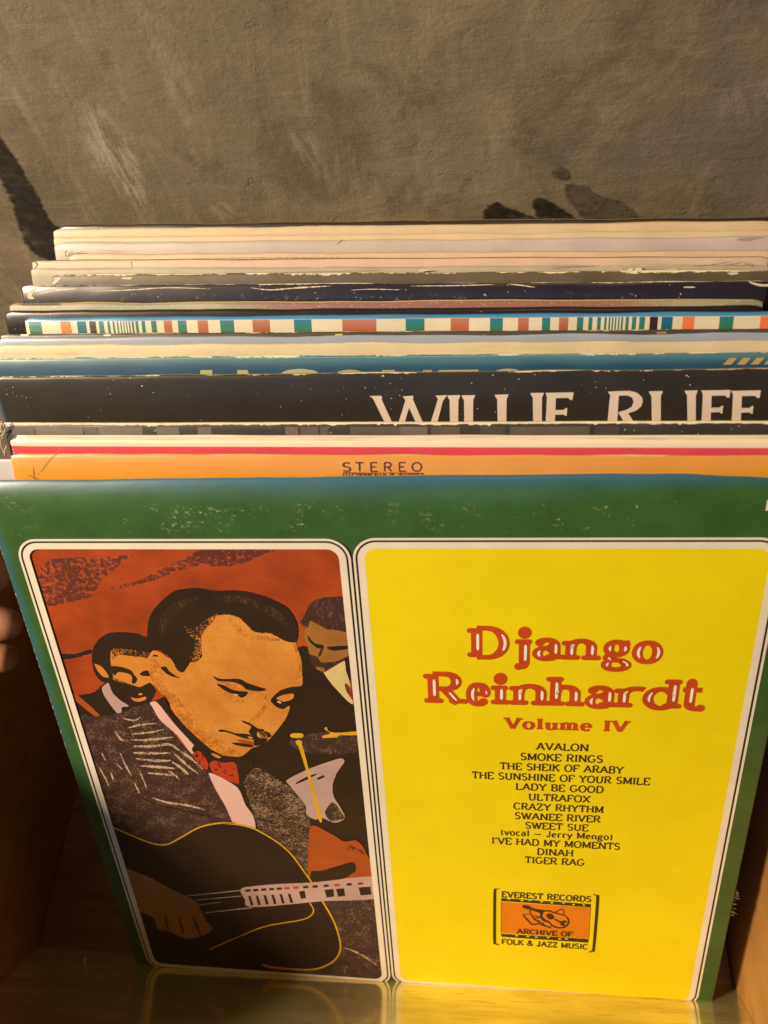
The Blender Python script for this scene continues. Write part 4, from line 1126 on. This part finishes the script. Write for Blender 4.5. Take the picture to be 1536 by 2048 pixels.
stem(L5, 1166, 1242, 266); stem(L5, 1250, 1330, 266); stem(L5, 1446, 1527, 262)
stem(L6, 132, 212, 252); stem(L6, 832, 914, 242); stem(L6, 1043, 1120, 238)
def EF(x0, y, w_):
    L6([(x0, y + 3), (x0 + w_, y), (x0 + w_ - 8, y + 45), (x0 + w_ - 22, y + 44), (x0 + w_ - 34, y + 32), (x0 + 62, y + 34), (x0 + 60, y + 104), (x0 + 108, y + 103), (x0 + 122, y + 92), (x0 + 130, y + 92), (x0 + 126, y + 138), (x0 + 116, y + 137), (x0 + 108, y + 130), (x0 + 58, y + 132), (x0 + 54, 500), (x0 - 2, 500), (x0 + 10, y + 30), (x0 + 6, y + 14)])
EF(220, 250, 168); EF(1140, 236, 175); EF(1318, 238, 175)
L6([(590, 246), (660, 242), (655, 262), (652, 300), (640, 500), (580, 500), (600, 290), (604, 268)])
L6([(648, 243), (720, 241), (765, 254), (792, 280), (796, 305), (785, 333), (758, 356), (720, 370), (655, 382), (652, 366), (700, 352), (730, 335), (741, 306), (734, 281), (708, 268), (648, 269)])
L6([(655, 370), (705, 366), (760, 450), (800, 500), (730, 500), (690, 440)])
bl.build('lettering', rec)

# blue sleeve with cut off lettering
fr = Frame(712, xl=-30, yl=714, H=S0)
b_m = print_mat('blue_cover_print', (0.022, 0.075, 0.145), .38, .10, edge_tint=((0.07, 0.17, 0.21), .5, 0), wear_top=.16, wear_amt=.6, coat=.25, card=(.66, .58, .40))
rec = lay(fr, label='teal blue record sleeve with tops of cream letters showing above the black sleeve', mats=(b_m, paleE, whiteb), T=.16, parts=True, seed=7, wave=.065, pinch=.4, W=32.2)
bp = Print(fr); bp.z = .003
bc = print_mat('pale_straw_print', (.40, .38, .20), .42, .06)
bg_ = print_mat('dull_gold_print', (.45, .30, .10), .42, .06)
for pts in ([(400, 741), (424, 741), (424, 770), (399, 770)], [(474, 741), (494, 741), (508, 770), (474, 770)], [(764, 741), (790, 741), (790, 770), (764, 770)], [(846, 741), (864, 741), (864, 770), (846, 770)], [(877, 741), (957, 740), (957, 752), (934, 753), (934, 770), (898, 770), (898, 753), (877, 752)]):
    bp.poly(pts, bc, None, 0, 3, False)
for x0, x1, y in ((560, 635, 738.5), (668, 728, 740), (984, 1045, 738)):
    m_ = (x0 + x1) / 2
    bp.poly([(x0, y + 10), (x0 + (x1 - x0) * .18, y + 3), (m_, y), (x1 - (x1 - x0) * .18, y + 2), (x1, y + 7), (x1 + 4, y + 24), (x0 - 6, y + 24)], bc, None, .2)
for pts in ([(1451, 699), (1468, 699), (1459, 711), (1446, 711)], [(1478, 699), (1498, 699), (1488, 709), (1472, 709)], [(1507, 699), (1545, 699), (1517, 708), (1501, 708)]):
    pass
gb = Print(fr); gb.z = .014
for x in (1448, 1476, 1503, 1530):
    a_, b_ = fr.uv(x, 716)[0], fr.uv(x + 20, 716)[0]
    gb.uvpoly([(a_, 30.96), (b_ - .06, 30.96), (b_ + .12, 31.2), (a_ + .2, 31.2)], bg_)
gb.build('gold_lettering', rec)
bp.build('lettering', rec); bp = Print(fr); bp.z = .006
bp.line([(-20, 722), (60, 721), (140, 719.5), (185, 722), (205, 719), (420, 718.5), (800, 716), (1200, 711)], 1.3, print_mat('crease_light_blue', (.20, .34, .36), .5), None, .9)
bp.build('crease', rec)

GR = 'record sleeves leaning in the crate'
def simple(py, label, mats, T, xl=-20, yl=None, marks=None, **k):
    H = k.pop('H', S0)
    fr = Frame(py, xl=xl, yl=yl, H=H, roll=k.pop('roll', 0.0))
    root = lay(fr, label=label, mats=mats, T=T, parts=bool(marks), **k)
    for nm, kind, pts, w_, mt in marks or ():
        p = Print(fr); p.z = .009
        if kind == 'line': p.line(pts, w_, mt, None, .9, taper=True)
        else: p.poly(pts, mt, None, w_, 2.0)
        drape(p.mb, fr.geo); p.mb.build(nm, root)
    return root
card_glint = print_mat('bare_card_glint', (.62, .52, .38), .6)
shade_m = print_mat('crease_line_brown', (.16, .10, .07), .7)
shade_l = print_mat('crease_line_grey', (.27, .21, .16), .7)
simple(688, 'cream record sleeve with plain face between the light blue and teal sleeves', (print_mat('cream_cover', (.60, .50, .32), .5, .07, age=.5, H=S0, wear_top=.05, card=(.7, .55, .32)), paleE, whiteb), .16, -10, seed=8, pinch=.3, W=32.5)
simple(673, 'narrow strip of glossy light blue sleeve behind the cream one', (print_mat('light_blue_cover', (.30, .34, .40), .32, .06, coat=.5, specks=.2), print_mat('pale_blue_edge', (.42, .50, .52), .35), whiteb), .12, -10, seed=9, pinch=.5, W=32.5)
fr = Frame(665, xl=-4, yl=672)
rec = lay(fr, label='dark grey sleeve with worn edge and tiny label tabs below the striped sleeve', mats=(print_mat('dark_grey_cover', (.07, .055, .045), .4, .15, wear_top=.05, specks=.5), print_mat('grey_worn_edge', (.10, .08, .065), .45, .3, c2=(.03, .024, .02), specks=.8), whiteb), T=.15, parts=True, seed=10, pinch=.4, W=32.4)
for x0, x1, y, c in ((38, 54, 672, (.7, .62, .5)), (205, 219, 672, (.7, .62, .5)), (669, 684, 671.5, (.65, .6, .1)), (1314, 1333, 667, (.6, .16, .12))):
    tb = Print(fr); tb.z = .004
    tb.poly([(x0, y - 1.6), (x1, y - 1.9), (x1 + .3, y + 1.6), (x0 + .3, y + 1.9)], print_mat('tab_print', c, .5), None, 0, 4, False)
    tb.build('label_tab', rec)

# striped sleeve
fr = Frame(632.5, xl=43, yl=636)
blueE = print_mat('blue_glossy_edge', (0.05, 0.21, 0.42), .3, .08, coat=.6, spec=.6, specks=.4)
s_m = print_mat('cream_striped_cover', (.66, .58, .43), .36, .05, coat=.25, side_wear=.08, bands=[(S0 - .13, (0.05, 0.21, 0.42))])
rec = lay(fr, label='cream record sleeve striped in green, rust, orange and teal with bright blue top', mats=(s_m, blueE, whiteb), T=.36, parts=True, seed=11, wave=.08, pinch=.25, W=S0)
sp_ = Print(fr); sp_.z = .003
gr = print_mat('stripe_green', (.028, .18, .085), .36, .08, edge_tint=((.02, .16, .26), .55, 0), coat=.25); ru = print_mat('stripe_rust', (.40, .115, .045), .36, .08, edge_tint=((.42, .16, .10), .55, 0), coat=.25)
og = print_mat('stripe_orange', (.72, .19, .055), .36, .06, coat=.25); te = print_mat('stripe_teal', (.006, .13, .16), .36, .08, edge_tint=((.008, .12, .26), .55, 0), coat=.25); bk = print_mat('stripe_brown', (.04, .014, .010), .36, .08, coat=.25)
stripes = [(54, 79.5, gr), (119, 139, og), (152, 170, te), (177, 190, bk), (196, 206, gr), (213.5, 218.5, gr), (224, 228, gr), (232.5, 235.5, gr), (239.5, 242, gr), (245.5, 247.5, gr), (251, 253, gr), (256.5, 259, gr), (262.5, 266, gr), (270, 275, gr), (282, 288.5, gr), (301, 311, gr), (326, 342, ru), (354, 371, gr), (394, 414, ru),
           (439, 466, gr), (504, 538, ru), (587, 622, gr), (684, 752, ru), (811, 848, gr), (901, 937, ru), (980, 1005, gr), (1036, 1057, ru), (1084, 1100, gr), (1118, 1136, ru), (1154, 1166, gr), (1177, 1184, gr), (1194.5, 1201, gr), (1208.5, 1212.5, gr), (1217, 1220, gr), (1223.5, 1226, gr),
           (1229.5, 1232, gr), (1236, 1238.5, gr), (1242, 1245.5, gr), (1251, 1257, gr), (1264, 1272, gr), (1278.5, 1289.5, gr), (1299.5, 1315.5, bk), (1323, 1345, te), (1365, 1388, og), (1438.5, 1466, gr), (1520, 1546, og)]
for l, r, m_ in stripes:
    a_, b_ = fr.uv(l, 649)[0], fr.uv(r, 649)[0]
    if a_ > S0 - .1: continue
    b_ = min(b_, S0 - .1)
    # follow the pinched head of the cover
    T_ = .36
    rows = []
    for v in (28.0, S0 - 2.2, S0 - 1.4, S0 - .9, S0 - .55, S0 - .3, S0 - .14):
        row = []
        for j in range(4):
            x = a_ + (b_ - a_) * j / 3
            row.append((x, v, .008))
        rows.append(row)
    sp_.mb.grid(rows, m_)
o = sp_.build('stripe_print', rec)
simple(619, 'thin glossy black sleeve behind the striped one, pale at its left corner', (print_mat('gloss_black_cover', (.016, .012, .014), .28, .1, coat=.5, specks=.3), blackE, whiteb), .24, 5, 626, seed=12, pinch=.2)

# ring-bound looking mottled sleeve
fr = Frame(606, xl=14, yl=614, W=S0)
mott, nt_, b_ = new_mat('mottled_painting_print'); n_ = NT(nt_)
v_ = n_.coord(); a_ = n_.noise(n_.coord(scale=(.6, 1, 1)), 45, 4, .6); c_ = n_.noise(n_.coord(scale=(.25, 1, 1)), 18, 2, .5)
col = n_.mix(n_.ramp(a_, .35, .68), (.24, .23, .15), (.33, .27, .18))
col = n_.mix(n_.ramp(c_, .52, .66), col, (.24, .10, .08))
col = n_.mix(n_.ramp(n_.noise(v_, 900, 3, .7), .55, .72, 0, .6), col, (.55, .47, .33))
n_.ln(col, b_.inputs[0]); b_.inputs['Roughness'].default_value = .5
rec = lay(fr, label='cream edged sleeve with mottled green and maroon picture and a row of stitches', mats=(mott, card_edge('butter_edge', (.74, .60, .33), .75, dirt=.25), whiteb), T=.34, parts=True, seed=13, pinch=.15)
sg = MB(); sti = print_mat('stitch_thread', (.05, .03, .015), .7)
for i in range(24):
    x = .55 + i * .078
    tube(sg, [(x + .05, S0 - .01, -.02), (x + .02, S0 + .035, -.10), (x - .02, S0 + .03, -.2)], .012, sti, 5)
sg.build('stitching', rec)

nav = print_mat('navy_cover', (.022, .016, .026), .30, .1, coat=.5, wear_top=.05, wear_amt=.6, specks=.4, scuff=[(4, 27, 30.4, 31.2, .5)], card=(.6, .5, .36))
nm_ = [('crease', 'line', pts, w_, card_glint) for pts, w_ in (([(72, 590), (110, 582), (150, 579)], 2.2), ([(180, 584), (260, 581), (330, 577), (420, 579)], 1.6), ([(500, 577), (540, 581), (600, 577), (660, 574)], 2.4), ([(700, 582), (740, 580), (800, 581)], 1.4), ([(820, 574), (900, 573), (990, 571)], 1.6), ([(1016, 570), (1040, 572), (1070, 576)], 2.0), ([(1368, 576), (1392, 576)], 2.4))]  # pale lines paint the glare along the creases
nm_ += [('torn_scrap', 'poly', pts, .5, card_glint) for pts in ([(1500, 565), (1512, 568), (1530, 571), (1550, 570), (1550, 574), (1524, 575), (1503, 569)], [(55, 598), (53, 588), (60, 580), (72, 577), (66, 584), (62, 592), (68, 598)])]
simple(569, 'dark navy glossy sleeve with crease glints and torn white scraps at its right end', (nav, darkE, whiteb), .26, 39, 579, marks=nm_, seed=14, pinch=.75, wave=.06)
olv = print_mat('olive_cover', (.115, .088, .050), .45, .18, age=.5, wear_top=.15, wear_amt=.7, card=(.66, .54, .34))
simple(547, 'dull olive brown sleeve with chipped cream specks along its top edge', (olv, darkE, whiteb), .24, 100, 556, marks=[('torn_chip', 'poly', pts, .4, card_glint) for pts in ([(1240, 541), (1252, 544), (1262, 538), (1268, 541), (1256, 546), (1244, 546)], [(1270, 540), (1278, 537), (1286, 540), (1282, 545), (1273, 545)], [(1332, 541), (1352, 539), (1356, 541), (1338, 543)], [(1456, 547), (1476, 546), (1478, 549), (1462, 551)], [(103, 566), (112, 558), (120, 557), (114, 564), (106, 571)], [(240, 557), (262, 556), (258, 560), (244, 559)], [(840, 541), (866, 542), (838, 545)])], seed=15, pinch=.5, wave=.05)
simple(535, 'light grey sleeve with curved wear marks in front of the pinkish sleeve', (print_mat('light_grey_cover', (.42, .36, .27), .5, .12, age=.5, H=S0, wear_top=.04), shadeE, whiteb), .16, 59, 545, marks=[('crease', 'line', pts, 1.6, shade_l) for pts in ([(1090, 540), (1140, 535), (1190, 534)], [(1468, 531), (1485, 526), (1500, 530), (1508, 537)], [(1390, 534), (1430, 530), (1470, 524)], [(560, 546), (700, 543), (760, 542)])], seed=16, pinch=.3)
simple(519, 'pinkish tan sleeve with a worn bent left corner', (print_mat('pinkish_cover', (.60, .43, .31), .5, .08, H=S0, age=.5, wear_top=.04, card=(.4, .25, .13)), shadeE, whiteb), .26, 60, 526, marks=[('crease', 'line', pts, w_, mt) for pts, w_, mt in (([(261, 524), (264, 539)], 1.3, shade_m), ([(62, 523), (72, 530), (66, 540)], 2.2, shade_m), ([(300, 520), (520, 517), (760, 516)], 1.2, shade_l))], seed=17, pinch=.2)
simple(506.5, 'narrow peach coloured sleeve set in from the left, behind the pinkish one', (print_mat('peach_cover', (.62, .44, .29), .5, .08, age=.6), shadeE, brown), .14, 136, 515, seed=18, pinch=.1)
fr = Frame(482, xl=103, yl=489)
rec = lay(fr, label='lilac white record sleeve with Columbia in small print at its left', mats=(print_mat('lilac_white_cover', (.50, .42, .37), .42, .06, age=.5, H=S0, side_wear=.05), card_edge('cool_white_edge', (.62, .60, .50), .7, dirt=.2), whiteb), T=.3, parts=True, seed=19, pinch=.3)
cp_ = Print(fr); cp_.z = .009
cp_.line([(672, 490), (678, 486), (683, 480)], 1.8, print_mat('violet_crease', (.22, .15, .22), .6), None, .4, taper=True); cp_.build('crease', rec)
cp_ = Print(fr); cp_.z = .009
cp_.poly([(1474, 481), (1484, 477), (1500, 475.5), (1516, 475), (1530, 477), (1514, 480), (1500, 483.5), (1484, 483)], print_mat('dented_patch', (.36, .28, .26), .6), None, .3); cp_.build('dent', rec)
cl = MB(); text(cl, 'Columbia', fr, 130, 176, 513, 10, ink, wv=.16, wh=.12, serif=0, z=.008)
drape(cl, fr.geo); cl.build('lettering', rec)
cre = print_mat('warm_cream_cover', (.60, .45, .28), .5, .06, age=.5, H=S0, wear_top=.04, card=(.5, .36, .2))
simple(469.5, 'thin cream sleeve making a bright double line below the thick cream one', (cre, paleE, whiteb), .12, 104, 478, seed=20, pinch=.1)
simple(452.5, 'thick warm cream sleeve just in front of the rearmost record', (cre, card_edge('cream_edge', (.62, .47, .28), .8, dirt=.2), whiteb), .26, 103, 466, seed=21, pinch=.2)
simple(444.5, 'brown topped dark sleeve rearmost in the row, against the plaster wall', (print_mat('dark_rear_cover', (.03, .02, .014), .35, .1, coat=.3, specks=.3), card_edge('brown_edge', (.30, .20, .10), .6), brown), .34, 113, 455, seed=22, pinch=.2)

# ---------------------------------------------------- scrap of paper on the crate floor
sc_ = MB(); scm = print_mat('pink_paper', (.5, .34, .3), .7)
p = hit(170, 1921, (0, 0, 1.1), Vector((0, 0, 1)))
sc_.face([(p.x - .2, p.y - .05, 1.0), (p.x + .1, p.y - .16, 1.05), (p.x + .22, p.y + .1, 1.25), (p.x, p.y + .22, 1.15)], scm)
sc_.face([(p.x + .1, p.y - .16, 1.05), (p.x + .02, p.y - .3, .5), (p.x - .2, p.y - .05, 1.0)], scm)
sc_.face([(p.x - .2, p.y - .05, 1.0), (p.x - .1, p.y - .1, 0.0), (p.x + .02, p.y - .3, .5)], scm)
tag(sc_.build('paper_scrap'), 'tiny pink paper scrap on the dark crate floor left of the front record', 'paper')

# ---------------------------------------------------- the hand holding the sleeves at the left
def hand():
    sk, nt, b = new_mat('skin'); n = NT(nt)
    v = n.coord()
    n.ln(n.mix(n.ramp(n.noise(v, 90, 4, .6), .35, .7), (.36, .15, .08), (.27, .10, .05)), b.inputs[0])
    b.inputs['Roughness'].default_value = .5; b.inputs['Subsurface Weight'].default_value = .1
    b.inputs['Subsurface Radius'].default_value = (.01, .004, .002)
    n.bump(n.noise(v, 700, 3, .6), .2, .0006, b)
    fr_ = Frame(958.6, u_left=0.0); fr_.n = fr0.n; fr_.x = fr0.x; fr_.y = fr0.y; fr_.o = Vector((0, 0, 0))
    def at(px, py, nn):
        return hit(px, py, fr0.o + fr0.n * nn, fr0.n)
    verts, edges, rad = [], [], []
    def chain(pts, rs, root=None):
        prev = root
        for p_, r_ in zip(pts, rs):
            verts.append(p_); rad.append(r_)
            if prev is not None: edges.append((prev, len(verts) - 1))
            prev = len(verts) - 1
        return prev
    wr = at(-520, 1330, -3.6); palm = at(-330, 1255, -3.0)
    chain([wr, wr.lerp(palm, .5), palm], [2.3, 2.2, 2.4])
    arm = at(-900, 1480, -5.0); elbow = at(-1500, 1700, -8.0)
    verts.append(arm); rad.append(2.8); edges.append((0, len(verts) - 1)); verts.append(elbow); rad.append(3.4); edges.append((len(verts) - 2, len(verts) - 1))
    for kn, mid_, tip, r_ in (((-220, 1150), (-95, 1118), (30, 1152), 1.2), ((-225, 1225), (-90, 1238), (48, 1252), .98), ((-235, 1290), (-95, 1308), (32, 1318), .9), ((-255, 1345), (-140, 1372), (-40, 1368), .68)):
        a = at(*kn, -2.2); m1 = at(*mid_, -1.5); t_ = at(*tip, -1.15)
        chain([a, a.lerp(m1, .5), m1, m1.lerp(t_, .55), t_], [r_ * 1.15, r_ * 1.02, r_ * 1.05, r_ * .95, r_ * .72], 2)
    a = at(-370, 1320, -1.4); m1 = at(-270, 1400, .2); t_ = at(-150, 1440, .6)
    chain([a, m1, m1.lerp(t_, .6), t_], [1.2, 1.0, .92, .7], 2)
    me = bpy.data.meshes.new('person')
    me.from_pydata([tuple(v_ * CM) for v_ in verts], edges, [])
    me.materials.append(sk)
    o = link('person', me)
    sm = o.modifiers.new('skin', 'SKIN'); sm.use_smooth_shade = True
    if not me.skin_vertices:
        o.data.attributes  # layer is made with the modifier in a full session
        bm = bmesh.new(); bm.from_mesh(me); bm.verts.layers.skin.verify(); bm.to_mesh(me); bm.free()
    lay_ = me.skin_vertices[0].data
    for i, r_ in enumerate(rad):
        lay_[i].radius = (r_ * CM, r_ * CM)
        lay_[i].use_root = (i == 2)
    ss = o.modifiers.new('sub', 'SUBSURF'); ss.levels = 2; ss.render_levels = 2
    tag(o, "person's bare hand in shadow, fingers gripping behind the green sleeve's left edge", 'person')
hand()
